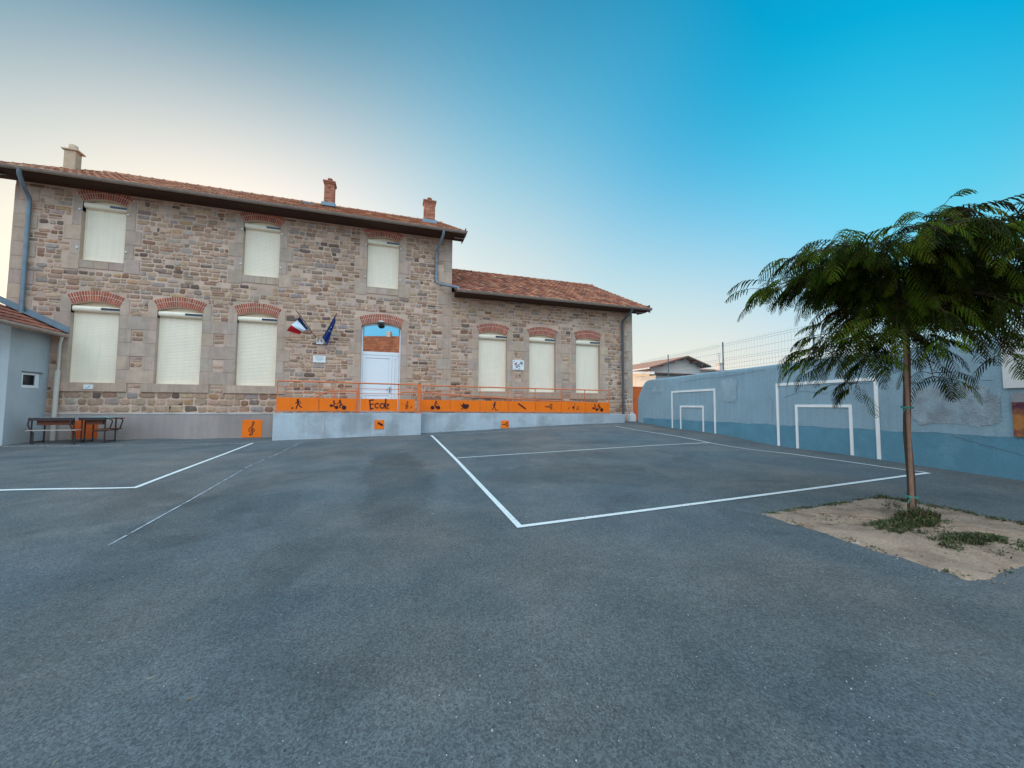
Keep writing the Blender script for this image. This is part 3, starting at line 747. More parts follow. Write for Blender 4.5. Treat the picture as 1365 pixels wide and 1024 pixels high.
for x in (2.3, 4.0, 6.1, 7.7):
    j = MB(); j.box(x, x + .01, 14.697, 14.72, gz(x, 14.7), 1.15); j.build('expansion_joint', M['stucco'], ramp)

def flat_stroke(mb, pts, w, y, th=.004, m=0):
    """a flat ribbon with round ends lying in a plane y"""
    for (x0, z0), (x1, z1) in zip(pts, pts[1:]):
        L = math.hypot(x1 - x0, z1 - z0)
        if L < 1e-6: continue
        nx, nz = -(z1 - z0) / L * w / 2, (x1 - x0) / L * w / 2
        th += .00012
        mb.prism([(x0 - nx, z0 - nz), (x1 - nx, z1 - nz), (x1 + nx, z1 + nz), (x0 + nx, z0 + nz)], y - th, y + .001, m)
    for (x, z) in pts:
        th += .00012
        mb.prism([(x + w / 2 * math.cos(k * PI / 4), z + w / 2 * math.sin(k * PI / 4)) for k in range(8)], y - th, y + .001, m)
def disc(mb, x, z, r_, y, th=.004, n=16):
    mb.prism([(x + r_ * math.cos(2 * PI * k / n), z + r_ * math.sin(2 * PI * k / n)) for k in range(n)], y - th, y + .001)
def arcpts(cx, cz, rx, rz, a0, a1, n=10): return [(cx + rx * math.cos(R(a0 + (a1 - a0) * i / n)), cz + rz * math.sin(R(a0 + (a1 - a0) * i / n))) for i in range(n + 1)]

# pictograms: strokes in units of about 3.3 mm, origin at the panel centre
def picto(kind_):
    S = []; D = []; P = []
    if kind_ == 'footballer':
        D = [(-2, 42, 10), (-48, -40, 8)]
        S = [([(-2, 30), (2, 2)], 17), ([(2, 2), (-8, -22), (-14, -46)], 10), ([(4, 2), (16, -18), (34, -34)], 10), ([(0, 28), (-16, 12), (-20, 8)], 7), ([(2, 28), (20, 22), (22, 6)], 7)]
    elif kind_ == 'footballer_right':
        D = [(8, 42, 10), (34, -46, 7)]
        S = [([(4, 28), (0, 2)], 16), ([(0, 2), (-8, -20), (-26, -42)], 9), ([(0, 0), (10, -24), (14, -48)], 9), ([(4, 26), (-12, 16), (-14, 2)], 6), ([(6, 24), (18, 12), (24, 10)], 6)]
    elif kind_ == 'cyclist':
        D = [(-32, -25, 21), (32, -25, 21), (8, 44, 9)]
        S = [([(2, 32), (-8, 2), (10, -12), (4, -30)], 12), ([(4, 32), (20, 14), (28, 10)], 7), ([(-8, 0), (6, -22)], 9)]
    elif kind_ == 'tandem':
        D = [(-62, -12, 14), (-12, -30, 18), (60, -32, 22), (-38, 34, 8), (20, 38, 9)]
        S = [([(-40, 24), (-32, 2), (-44, -16)], 10), ([(-38, 22), (-24, 8)], 6), ([(16, 26), (34, 4), (18, -10), (22, -30)], 13), ([(14, 26), (0, 8), (-10, 6)], 7), ([(-44, -14), (-12, -28)], 7), ([(34, 2), (54, -20)], 8)]
    elif kind_ == 'bird':
        P = [[(-58, 12), (-30, 6), (-24, 34), (-2, 14), (26, 18), (44, 6), (40, -14), (20, -34), (-10, -36), (-34, -14)]]
        S = [([(-22, -26), (-38, -40)], 8), ([(-38, -40), (-46, -38)], 8)]
    elif kind_ == 'pencil':
        P = [[(-50, 38), (-40, 38), (44, -18), (52, -36), (30, -28), (-48, 26)]]
    elif kind_ == 'scissors':
        S = [([(-46, 6), (30, -14)], 6), ([(-42, -6), (26, 16)], 6), (arcpts(36, 20, 12, 14, 0, 360), 7), (arcpts(36, -18, 12, 12, 0, 360), 7)]
        D = [(0, 0, 5)]
    elif kind_ == 'notes':
        D = [(0, -6, 15), (-66, -22, 6), (46, -28, 6), (66, -24, 6)]
        S = [([(12, 0), (16, 44)], 5), ([(0, -20), (-4, -38)], 5), ([(-61, -22), (-61, 6)], 3), ([(51, -28), (51, 4), (71, 8), (71, -24)], 4)]
    elif kind_ in ('clef', 'clef_big'):
        k = .62 if kind_ == 'clef' else 1.05
        C = [(-14, -58), (-4, -64), (6, -56), (4, -30), (0, 20), (2, 52), (10, 70), (17, 58), (12, 36), (-6, 18), (-24, 0), (-26, -22), (-10, -36), (12, -34), (22, -18), (14, -2), (0, -2), (-8, -12), (-4, -22)]
        S = [([(x * k, z * k) for x, z in C], 6.5 * (.8 if k < 1 else 1))]; D = [(-14 * k, -56 * k, 8 * k)]
        if k < 1: D += [(44, -28, 5), (-50, 16, 4)]; S += [([(49, -28), (51, -4)], 3)]
    elif kind_ == 'ecole':
        S = [([(-84, 40), (-76, -42)], 13), ([(-88, 42), (-52, 46)], 12), ([(-80, 2), (-50, 8)], 10), ([(-76, -42), (-54, -34)], 11),
             (arcpts(-18, -8, 18, 22, 45, 300, 9), 10), (arcpts(28, -10, 20, 22, 0, 360, 12), 10), ([(60, 56), (56, 10), (60, -36)], 11), ([(48, 10), (66, 14)], 6),
             ([(72, -10), (88, -4), (86, 8), (76, 8), (72, -14), (76, -34), (88, -38)], 7)]
    elif kind_ == 'crayon':
        P = [[(-20, 26), (-14, 34), (40, 6), (44, -14), (26, -14), (-22, 12)]]
    return S, D, P
def draw_picto(name, k, cx, cz, y, parent, u=.0033, m='ink'):
    mb = MB(); S, D, P = picto(k)
    for i, (pts, w) in enumerate(S): flat_stroke(mb, [(cx + x * u, cz + z * u) for x, z in pts], w * u, y, .003 + i * .0011)
    for i, (x, z, r_) in enumerate(D): disc(mb, cx + x * u, cz + z * u, r_ * u, y, .0125 + i * .0004)
    for i, p in enumerate(P): mb.prism([(cx + x * u, cz + z * u) for x, z in p][::-1 if poly_cw(p) else 1], y - .0145, y + .001)
    return mb.build(name, M[m], parent)
def poly_cw(p): return sum(a[0] * b[1] - b[0] * a[1] for a, b in zip(p, p[1:] + p[:1])) < 0

def railing(root, y, panels, posts, ztop, zmids, zp0, zp1, thick=()):
    """ztop, zmids ...: functions of s"""
    s0, s1 = posts[0], posts[-1]
    def rail(zf, r_, nm='rail'):
        t = MB(); t.tube([(s0, y, zf(s0)), (s1, y, zf(s1))], r_, 8); return t.build(nm, M['orangerail'], root)
    rail(ztop, .025, 'handrail')
    for zf in zmids: rail(zf, .010)
    rail(lambda s: zp0(s) - .02, .018)
    for p in posts:
        t = MB()
        if p in thick: t.box(p - .055, p + .055, y - .05, y + .05, zp0(p) - .1, ztop(p) + .02)
        else: t.box(p - .014, p + .014, y + .012, y + .04, zp0(p) - .10, ztop(p) - .005)
        t.build('post', M['orangerail'], root)
    for (a, b_, k, txt, u) in panels:
        t = MB(); g = .012
        t.mesh([(a + g, y - .012, zp0(a)), (b_ - g, y - .012, zp0(b_)), (b_ - g, y - .012, zp1(b_)), (a + g, y - .012, zp1(a)),
                (a + g, y + .006, zp0(a)), (b_ - g, y + .006, zp0(b_)), (b_ - g, y + .006, zp1(b_)), (a + g, y + .006, zp1(a))],
               [(0, 1, 2, 3), (7, 6, 5, 4), (3, 2, 6, 7), (0, 4, 5, 1), (1, 5, 6, 2), (0, 3, 7, 4)])
        pn = t.build('panel', M['orange'], root, label=txt)
        m = (a + b_) / 2
        draw_picto('lettering' if k == 'ecole' else 'pictogram', k, m, (zp0(m) + zp1(m)) / 2, y - .012, pn, u)
ra = thing('railing', 'orange railing on the landing whose panel reads Ecole', 'railing', (-1.2, 14.26, 1.18), 'orange railings of the ramp')
railing(ra, 14.27, [(-3.5, -2.25, 'footballer', 'orange panel with a footballer', .0033), (-2.24, -1.08, 'tandem', 'orange panel with two cyclists', .0033), (-.96, .30, 'ecole', 'orange panel with the word Ecole', .0037), (.33, .90, 'clef', 'narrow orange panel with a treble clef', .0033)],
        [-3.5, -2.25, -1.02, .315, 1.03], lambda s: 2.265 - .008 * (s + 3.5), [lambda s: 2.07 - .006 * (s + 3.5), lambda s: 1.90 - .004 * (s + 3.5)], lambda s: 1.30 - .003 * (s + 3.5), lambda s: 1.715 - .004 * (s + 3.5), thick=(1.03,))
rb = thing('railing', 'long orange railing of seven picture panels along the ramp slope', 'railing', (5.2, 14.76, 1.18), 'orange railings of the ramp')
js = [1.13, 2.24, 3.42, 4.58, 5.76, 6.93, 8.06, 9.26]
ks = [('cyclist', 'orange panel with one cyclist'), ('bird', 'orange panel with a bird'), ('footballer_right', 'orange panel with a kicking footballer'), ('pencil', 'orange panel with a pencil'), ('scissors', 'orange panel with scissors'), ('notes', 'orange panel with music notes'), ('tandem', 'end orange panel with two cyclists')]
railing(rb, 14.77, [(js[i], js[i + 1], ks[i][0], ks[i][1], .0034) for i in range(7)], js, lambda s: 2.235 - .006 * (s - 1.1), [lambda s: 2.03 - .005 * (s - 1.1), lambda s: 1.87 - .004 * (s - 1.1)], lambda s: 1.285 - .0062 * (s - 1.1), lambda s: 1.70 - .0058 * (s - 1.1))
hr = thing('handrail', 'short orange handrail bent downward beside the door, behind the footballer panels', 'handrail', (-1.5, 15.2, 1.185))
t = MB(); t.tube([(-2.95, 15.2, 1.55), (-2.57, 15.2, 1.72), (-2.15, 15.2, 1.95), (-2.04, 15.2, 1.985), (-1.9, 15.2, 1.99), (-1.11, 15.2, 2.0)], .024); t.build('rail', M['orangerail'], hr)
t = MB(); t.box(-1.16, -1.06, 15.15, 15.25, 1.186, 2.03); t.build('post', M['orangerail'], hr)
t = MB(); t.tube([(-1.88, 15.2, 1.98), (-1.88, 15.2, 1.186)], .02); t.build('post', M['orangerail'], hr)
hr = thing('handrail', 'long orange handrail sloping along the stone wall behind the ramp panels', 'handrail', (3.5, 15.5, 1.19))
t = MB(); t.tube([(.40, 15.55, 1.90), (.45, 15.5, 1.97), (.56, 15.47, 2.0), (1.15, 15.46, 2.0), (2.32, 15.46, 1.93), (3.54, 15.46, 1.86), (4.83, 15.46, 1.79), (6.47, 15.46, 1.73), (9.6, 15.46, 1.62)], .026); t.build('rail', M['orangerail'], hr)
for s in (.9, 2.9, 4.9, 6.9, 8.9):
    t = MB(); zz = 2.0 - max(0, s - 1.15) * .05; t.tube([(s, 15.46, zz - .02), (s, 15.47, zz - .08), (s, 15.66, zz - .1)], .01, 6); t.build('bracket', M['orangerail'], hr)

def orange_sign(label, s0, s1, z0, z1, y, k, u, m='orange'):
    b = MB(); b.box(s0, s1, y - .012, y, z0, z1); o = b.build('picture_sign', M[m], bevel=.002)
    tag(o, label, 'sign', 'orange picture signs on the base')
    if k: draw_picto('pictogram', k, (s0 + s1) / 2, (z0 + z1) / 2, y - .012, o, u)
    return o
orange_sign('orange square sign with a treble clef low on the plinth', -4.86, -4.26, .33, .94, YF - .045, 'clef_big', .0034)
orange_sign('small orange sign with a crayon on the landing front', -.465, -.145, .645, .965, 14.198, 'crayon', .0028)
orange_sign('small orange sign with scissors on the ramp slope front', 4.27, 4.59, .59, .90, 14.698, 'scissors', .0026)
orange_sign('plain orange square on the plinth behind the picnic tables', -9.43, -8.79, .38, .95, YF - .045, None, 0, 'redorange')

# ------------------------------------------------------------------ small things on the facade
b = MB(); b.box(-2.72, -2.29, YF - .05, YF - .02, 3.05, 3.31); o = tag(b.build('plaque', M['plaque'], bevel=.003), 'small white plaque with faint lettering under the two flags', 'plaque')
t = MB()
for i, (z, w) in enumerate(((3.255, .30), (3.21, .22), (3.165, .27), (3.12, .12))):
    x = -2.505 - w / 2
    while x < -2.505 + w / 2:
        l = rng.uniform(.015, .04); t.box(x, x + l, YF - .053, YF - .05, z, z + .018); x += l + .012
t.build('lettering', M['grey text'], o)
b = MB(); b.box(-9.2, -8.97, YG - .06, YG - .036, 1.94, 2.08); o = tag(b.build('plaque', M['plaque'], bevel=.003), 'tiny pale plate fixed to a window sill above the picnic tables', 'plaque')
t = MB(); t.box(-9.15, -9.06, YG - .062, YG - .06, 1.97, 1.99); t.box(-9.08, -9.03, YG - .062, YG - .06, 2.01, 2.04); t.build('lettering', M['grey text'], o)
b = MB(); b.box(5.05, 5.57, YG - .03, YG - .006, 3.05, 3.47); o = tag(b.build('poster', M['plaque'], bevel=.003), 'blue, white and red printed notice between two shuttered windows', 'poster')
cols = [((.10, .13, .30), 'print_blue'), ((.50, .13, .10), 'print_red'), ((.30, .36, .45), 'print_grey'), ((.12, .12, .15), 'print_dark')]
for i, (cc, nm) in enumerate(cols):
    t = MB(); mm = mat(nm.replace('_', ' ') + ' ink', cc, rough=.6, bump=0)
    for k in range(9 if i != 1 else 5):
        x, z = rng.uniform(5.07, 5.47), rng.uniform(3.07, 3.40)
        if i == 1: x, z = 5.13 + .05 * k, 3.22 + rng.uniform(0, .06)
        t.box(x, x + rng.uniform(.03, .09), YG - .031 - .0006 * (i + 1) - .00003 * k, YG - .03, z, z + rng.uniform(.02, .06))
    t.build('print', mm, o)
lm = MB()
S = 10
lm.tube([(-.36, YF - .02, 4.70), (-.36, YF - .10, 4.68)], .03)
for q, (r_, z) in enumerate(((.10, 4.60), (.135, 4.63), (.13, 4.70), (.08, 4.745), (.01, 4.75))): pass
prof = [(.0, 4.56), (.07, 4.57), (.125, 4.62), (.135, 4.67), (.10, 4.72), (.0, 4.74)]
vs = [(-.36 + r_ * math.cos(2 * PI * k / 16), YF - .12 + r_ * .8 * math.sin(2 * PI * k / 16), z) for r_, z in prof for k in range(16)]
lm.mesh(vs, [(q * 16 + k, q * 16 + (k + 1) % 16, (q + 1) * 16 + (k + 1) % 16, (q + 1) * 16 + k) for q in range(len(prof) - 1) for k in range(16)], 0, smooth=True)
o = tag(lm.build('wall_lamp', M['lampshell']), 'small round lamp fixed to the brick arch over the door', 'lamp')
t = MB(); prof = [(.0, 4.76), (.08, 4.755), (.12, 4.72), (.112, 4.71)]
vs = [(-.36 + r_ * math.cos(2 * PI * k / 16), YF - .12 + r_ * .8 * math.sin(2 * PI * k / 16), z) for r_, z in prof for k in range(16)]
t.mesh(vs, [(q * 16 + k, (q + 1) * 16 + k, (q + 1) * 16 + (k + 1) % 16, q * 16 + (k + 1) % 16) for q in range(3) for k in range(16)], 0, smooth=True); t.build('lamp_cap', M['pvc'], o)

# flags
fh = MB(); fh.box(-2.62, -2.38, YF - .06, YF - .022, 3.74, 3.86); fh.tube([(-2.54, YF - .05, 3.82), (-2.60, 15.5, 3.92)], .028); fh.tube([(-2.46, YF - .05, 3.82), (-2.40, 15.5, 3.92)], .028)
tag(fh.build('flag_holder', M['plaque']), 'white wall bracket that carries the two flag poles', 'bracket')
def cloth(hoist0, hoist1, fly0, fly1, bands, amp, wav, nu=8, nv=24, sag=.0):
    """grid from the hoist edge to the fly edge with folds; bands = [(v_end, material slot)]"""
    mb = MB(); vs = []
    for j in range(nv + 1):
        v = j / nv
        for i in range(nu + 1):
            u = i / nu
            h = Vector(hoist0).lerp(Vector(hoist1), u); f = Vector(fly0).lerp(Vector(fly1), u)
            p = h.lerp(f, v) + Vector((0, amp * math.sin(wav * v + 2.2 * u) * min(1, v * 3) + amp * .6 * math.sin(5 * u + 4 * v) * v, -sag * math.sin(PI * v)))
            vs.append(p)
    w = nu + 1
    for j in range(nv):
        v = (j + .5) / nv; m = next(k for e, k in bands if v <= e)
        mb.mesh([vs[j * w + i + d] for i in range(nu) for d in (0, 1, w + 1, w)], [(4 * i, 4 * i + 1, 4 * i + 2, 4 * i + 3) for i in range(nu)], m, smooth=True)
    return mb
fl = thing('flag', 'tricolour flag of blue, white and red on a slanted wall pole', 'flag', (-2.6, 15.5, 3.92), 'flags on the facade')
t = MB(); t.tube([(-2.54, 15.56, 3.84), (-3.19, 15.02, 4.80)], .014); t.build('pole', M['darkmetal'], fl)
c = cloth((-3.09, 15.08, 4.60), (-2.84, 15.29, 4.22), (-3.46, 14.98, 4.06), (-3.12, 15.12, 3.98), [(.22, 0), (.62, 1), (1.01, 2)], .05, 7)
c.build('cloth', [M['blue cloth'], M['white cloth'], M['red cloth']], fl)
fl = thing('flag', 'dark blue flag hanging in folds from its slanted wall pole', 'flag', (-2.4, 15.5, 3.92), 'flags on the facade')
t = MB(); t.tube([(-2.46, 15.56, 3.84), (-1.88, 15.02, 4.80)], .014); t.build('pole', M['darkmetal'], fl)
c = cloth((-1.93, 15.06, 4.72), (-2.40, 15.5, 3.98), (-1.92, 15.08, 4.50), (-2.20, 15.42, 3.70), [(1.01, 0)], .035, 9, 16, 12, sag=.03)
cl = c.build('cloth', M['eu cloth'], fl)
t = MB()
for (x, z, y) in ((-2.06, 4.30, 15.10), (-2.13, 4.17, 15.14), (-2.06, 4.14, 15.12)):
    t.prism([(x + (.022 if k % 2 == 0 else .009) * math.sin(k * PI / 5), z + (.022 if k % 2 == 0 else .009) * math.cos(k * PI / 5)) for k in range(10)][::-1], y, y + .004)
t.build('star', M['gold'], cl)

# ------------------------------------------------------------------ annex at the left
an = thing('annex_building', 'small grey rendered annex with a red tiled lean-to roof beside the school', 'annex', (-11.5, 14.4, .3))
AX = -10.1
b = MB()
hs = [(14.80, 15.41, 1.92, 2.38)]
ysx = sorted({14.36, YF - .001, 14.80, 15.41}); zsx = [.0, 1.92, 2.38, 3.62]
for y0, y1 in zip(ysx, ysx[1:]):
    for z0, z1 in zip(zsx, zsx[1:]):
        if (y0, z0) == (14.80, 1.92): continue
        b.face([(AX, y0, z0), (AX, y1, z0), (AX, y1, z1), (AX, y0, z1)])
b.face([(-15, 14.36, 0), (AX, 14.36, 0), (AX, 14.36, 3.62), (-15, 14.36, 5.8)])
for q in ([(AX, 14.80, 1.92), (AX, 15.41, 1.92), (AX - .1, 15.41, 1.92), (AX - .1, 14.80, 1.92)], [(AX, 14.80, 2.38), (AX - .1, 14.80, 2.38), (AX - .1, 15.41, 2.38), (AX, 15.41, 2.38)], [(AX, 14.8, 1.92), (AX - .1, 14.8, 1.92), (AX - .1, 14.8, 2.38), (AX, 14.8, 2.38)], [(AX, 15.41, 1.92), (AX, 15.41, 2.38), (AX - .1, 15.41, 2.38), (AX - .1, 15.41, 1.92)]): b.face(q)
b.face([(-15, YF - .001, 0), (-15, 14.36, 0), (-15, 14.36, 5.8), (-15, YF - .001, 5.8)])
b.build('wall', M['annex'], an)
wf = MB(); x0, x1 = AX - .06, AX - .015
for y0, y1, z0, z1 in ((14.81, 14.86, 1.93, 2.37), (15.27, 15.40, 1.93, 2.37), (14.86, 15.27, 2.31, 2.37), (14.86, 15.27, 1.93, 2.01)): wf.box(x0, x1, y0, y1, z0, z1)
w_ = wf.build('window', M['pvc'], an, bevel=.004)
g = MB(); g.face([(AX - .04, 14.86, 2.01), (AX - .04, 15.27, 2.01), (AX - .04, 15.27, 2.31), (AX - .04, 14.86, 2.31)]); g.build('pane', M['darkglass'], w_)
g = MB(); g.box(AX, AX + .03, 14.78, 15.46, 2.385, 2.405); g.build('drip_edge', M['darkpipe'], w_)
# roof falls towards +s: tiles laid in a turned frame
rt = MB(); tile_roof(rt, 13.1, YF - .03, 9.74, 3.66, 14.9, 6.3, pal=[(.26, .085, .05), (.22, .075, .045), (.30, .11, .07)], dirx=1)
rt.v = [(-y, x, z) for x, y, z in rt.v]
ro = rt.build('roof', [M['tile'], M['roofdark']], an)
so = MB(); so.obox((-9.78, 13.1, 3.60), (-5.0, 0, 2.56), (0, YF - 13.13, 0), (0, 0, .03)); so.build('soffit', M['wood'], ro)
g = MB(); g.tube([(-9.70, 13.1, 3.62), (-9.70, YF - .06, 3.60)], .06, 10); g.build('gutter', M['zincgutter'], ro)
g = MB(); g.obox((-9.66, YF - .14, 3.70), (-4.0, 0, 2.04), (0, .11, 0), (0, 0, .04)); g.obox((-9.66, YF - .035, 3.70), (-4.0, 0, 2.04), (0, .012, 0), (0, 0, .18)); g.build('flashing', M['zinc'], ro)
g = MB(); g.tube([(-9.72, 15.5, 3.57), (-9.73, 15.5, 3.48), (-9.80, 15.57, 3.32), (-9.80, 15.57, 2.5)], .035, 10); g.tube([(-9.80, 15.57, 2.5), (-9.81, 15.57, 2.46), (-9.82, 15.57, gz(-9.8, 15.5))], [.055, .062, .062], 12); g.build('downpipe', M['creampipe'], an)

# ------------------------------------------------------------------ picnic tables
def table(label, s0, s1, y0, y1, top_m, z0, zt, bench_side):
    o = thing('picnic_table', label, 'table', ((s0 + s1) / 2, (y0 + y1) / 2, z0), 'picnic tables by the annex')
    b = MB(); b.box(s0, s1, y0, y1, zt - .025, zt, 0); b.box(s0 - .004, s1 + .004, y0 - .006, y0 + .02, zt - .09, zt - .002, 1); b.build('table_top', [top_m, M['darkmetal']], o, bevel=.004)
    for s in (s0 + .03, s1 - .03):
        for y in (y0 + .08, y1 - .08):
            t = MB(); t.tube([(s, y, zt - .03), (s, y, z0)], .018, 8); t.build('leg', M['darkmetal'], o)
        t = MB(); t.tube([(s, y1 - .1, z0 + .05), (s, y0 + .1, z0 + .05)], .016, 8); t.build('cross_bar', M['darkmetal'], o)
    if bench_side == 'front':
        zb = z0 + .40; yb = y0 + .02
        b = MB(); b.box(s0 + .02, s1 + .12, yb - .12, yb + .12, zb - .025, zb); b.build('bench', M['benchwood'], o, bevel=.004)
        for s in (s0 + .05, s1 - .02):
            t = MB(); t.tube([(s - .03, y0 + .0, zt - .05), (s - .03, y0 - .03, zt - .2), (s, yb - .03, zb + .02), (s + .03, yb - .03, zb - .05), (s + .06, yb - .03, zb - .06), (s + .08, yb - .03, zb - .1), (s + .08, yb - .03, gz(s, yb))], .018, 8); t.build('bench_frame', M['darkmetal'], o)
    else:
        zb = z0 + .42; xb = s1 + .16
        b = MB(); b.box(s1 - .28, s1 + .12, y0 + .05, y1 - .05, zb - .03, zb); b.build('bench', M['redwood'], o, bevel=.004)
        for y in (y0 + .08, y1 - .08):
            t = MB(); t.tube([(s1 - .02, y, zt - .04), (s1 + .1, y, zt - .06), (s1 + .14, y, zt - .12), (s1 + .08, y, zb), (s1 + .02, y, zb - .05), (s1 - .3, y, zb - .06)], .018, 8); t.build('bench_frame', M['darkmetal'], o)
        b = MB(); b.box(s1 + .02, s1 + .17, y0 + .1, y1 - .05, zt - .06, zt - .03); b.build('end_board', M['redwood'], o)
    b = MB(); b.box(s0 + .12, s1 - .1, y0 + .1, y0 + .22, zt - .22, zt - .09); b.build('under_board', M['redwood'], o)
    return o
table('low picnic table with a grey top and a pale bench in front', -9.66, -8.68, 14.45, 15.05, M['tabletop'], gz(-9.2, 14.7), 1.075, 'front')
table('low picnic table with a turquoise top near the orange square', -8.66, -8.06, 14.62, 15.25, M['turqtop'], gz(-8.3, 14.9), 1.075, 'side')

# ------------------------------------------------------------------ painted wall on the right
WA = Vector((10.735, 14.304, 0)); WD = Vector((-.13926, -.99026, 0)); WN = Vector((-.99026, .13926, 0))
def W(t, z, o=0.): p = WA + WD * t + WN * o; return (p.x, p.y, z)
yw = thing('boundary_wall', 'long lavender grey boundary wall with a teal lower band and painted goals', 'wall', (WA.x, WA.y, .6))
def wtop(t):
    if t < .25: return 2.62 - .75 * max(0, (.25 - t) / .8) ** 1.8
    return 2.645 + .004 * math.sin(t * 1.7)
rw_ = random.Random(3)
ts = frange(-.55, 15.5, .12)
def band(t): return .99 + .0065 * t + .008 * math.sin(t * 5.1) + .006 * math.sin(t * 13.7)
b = MB(); cols_ = []
for t in ts:
    zt = wtop(t); g0 = gz(*(WA + WD * t).xy) - .15; bz = band(t)
    prof = [(0, g0), (0, g0 + .3)] + [(0, bz - .003), (.0035, bz)] + [(0, bz + (zt - .10 - bz) * k / 8) for k in range(1, 9)] + [(-.004, zt - .05), (-.02, zt - .012), (-.05, zt), (-.27, zt + .004), (-.305, zt - .03), (-.31, g0)]
    cols_.append([(o + (rw_.uniform(-.004, .004) + .006 * math.sin(t * 2.3 + z * 1.9)) * (1 if o > -.2 else 0), z) for o, z in prof])
vs = [W(t, z, o) for t, c_ in zip(ts, cols_) for o, z in c_]; n = len(cols_[0])
for i in range(len(ts) - 1):
    for k in range(n - 1):
        m = 1 if (k < 2 and ts[i] > -.09) else 0
        b.mesh([vs[i * n + k], vs[(i + 1) * n + k], vs[(i + 1) * n + k + 1], vs[i * n + k + 1]], [(0, 1, 2, 3)], m, smooth=True)
b.face([vs[k] for k in range(n)]); b.face([vs[(len(ts) - 1) * n + k] for k in range(n)][::-1])
wl = b.build('masonry', [M['wallpaint'], M['wallband']], yw)
bm_ = wl.data
def goal(t0, t1, zt, w, label):
    g = MB(); zb0, zb1 = gz(*(WA + WD * t0).xy) + .01, gz(*(WA + WD * t1).xy) + .01
    o0, o1 = .004, .019
    def bx(ta, tb, za, zb, dz0=0., dz1=0.):
        P = [W(ta, za, o1), W(tb, zb if False else za + dz0, o1), W(tb, zb + dz1, o1), W(ta, zb, o1)]; Q = [W(ta, za, o0), W(tb, za + dz0, o0), W(tb, zb + dz1, o0), W(ta, zb, o0)]
        g.mesh(P + Q, [(0, 1, 2, 3), (7, 6, 5, 4), (0, 4, 5, 1), (1, 5, 6, 2), (2, 6, 7, 3), (3, 7, 4, 0)])
    bx(t0, t0 + w, zb0, zt - w); bx(t1 - w, t1, zb1, zt - w); bx(t0, t1, zt - w, zt)
    return g.build('goal_marking', M['whitepaint'], yw, label=label)
goal(2.08, 4.53, 2.095, .068, 'large painted goal nearer the school')
goal(2.62, 3.95, 1.535, .062, 'small painted goal nearer the school')
goal(6.86, 9.29, 2.125, .068, 'large painted goal behind the tree')
goal(7.41, 8.77, 1.565, .062, 'small painted goal behind the tree')
# cracks and a bare patch of older render
M['crack'] = mat('dirty hairline crack', (.12, .14, .165), rough=.95)
def crack(pts):
    g = MB(); P = []
    for (t0, z0), (t1, z1) in zip(pts, pts[1:]):
        k = max(1, int(math.hypot(t1 - t0, z1 - z0) / .05)); P += [(t0 + (t1 - t0) * i / k + rng.uniform(-.012, .012), z0 + (z1 - z0) * i / k + rng.uniform(-.012, .012)) for i in range(k)]
    for (t0, z0), (t1, z1) in zip(P, P[1:]):
        w = rng.uniform(.002, .0048); L = max(1e-4, math.hypot(t1 - t0, z1 - z0)); nx, nz = -(z1 - z0) / L * w, (t1 - t0) / L * w
        g.face([W(t0 - nx, z0 - nz, .017), W(t1 - nx, z1 - nz, .017), W(t1 + nx, z1 + nz, .017), W(t0 + nx, z0 + nz, .017)])
    g.build('crack', M['crack'], yw)
crack([(.1, 2.28), (.9, 2.24), (1.3, 2.28)]); crack([(2.6, 2.40), (4.0, 2.46), (5.2, 2.45), (6.6, 2.53)]); crack([(7.1, 1.75), (7.6, 1.9), (8.2, 1.82), (8.8, 2.02), (9.2, 1.98)]); crack([(5.1, 1.62), (5.45, 1.72), (5.5, 1.9)]); crack([(9.8, 1.95), (10.6, 2.0), (11.0, 1.93)]); crack([(6.7, 1.1), (6.75, 1.6), (6.6, 1.9)]); crack([(10.4, 1.02), (11.4, .75), (12., .8)])
def patch(t0, t1, z0, z1, m, seed, off):
    r2 = random.Random(seed); g = MB(); N = 40; cx, cz = (t0 + t1) / 2, (z0 + z1) / 2; P = []
    f = 1
    for k in range(N):
        a = 2 * PI * k / N; f = max(.7, min(1.12, f + r2.uniform(-.12, .12)))
        sx = math.copysign(abs(math.cos(a)) ** .38, math.cos(a)); sz = math.copysign(abs(math.sin(a)) ** .38, math.sin(a))
        P.append(W(cx + (t1 - t0) / 2 * sx * f, cz + (z1 - z0) / 2 * sz * f, off))
    g.face(P); return g.build('render_patch', m, yw)
M['bare'] = mat('bare old render', (.30, .36, .40), rough=.95, var=.3, scale=4, bump=1., bscale=40, dist=.02, base2=(.34, .44, .50), mix_scale=3)
M['palepatch'] = mat('pale blue touched-up paint', (.30, .415, .48), rough=.92, var=.12, scale=3, bump=.4, bscale=50, base2=(.36, .49, .56), mix_scale=2)
patch(9.75, 10.95, 1.12, 1.86, M['bare'], 2, .0125)
patch(4.65, 5.45, 1.60, 2.34, M['palepatch'], 5, .0115); patch(.55, 1.65, 2.02, 2.36, M['palepatch'], 9, .0125)

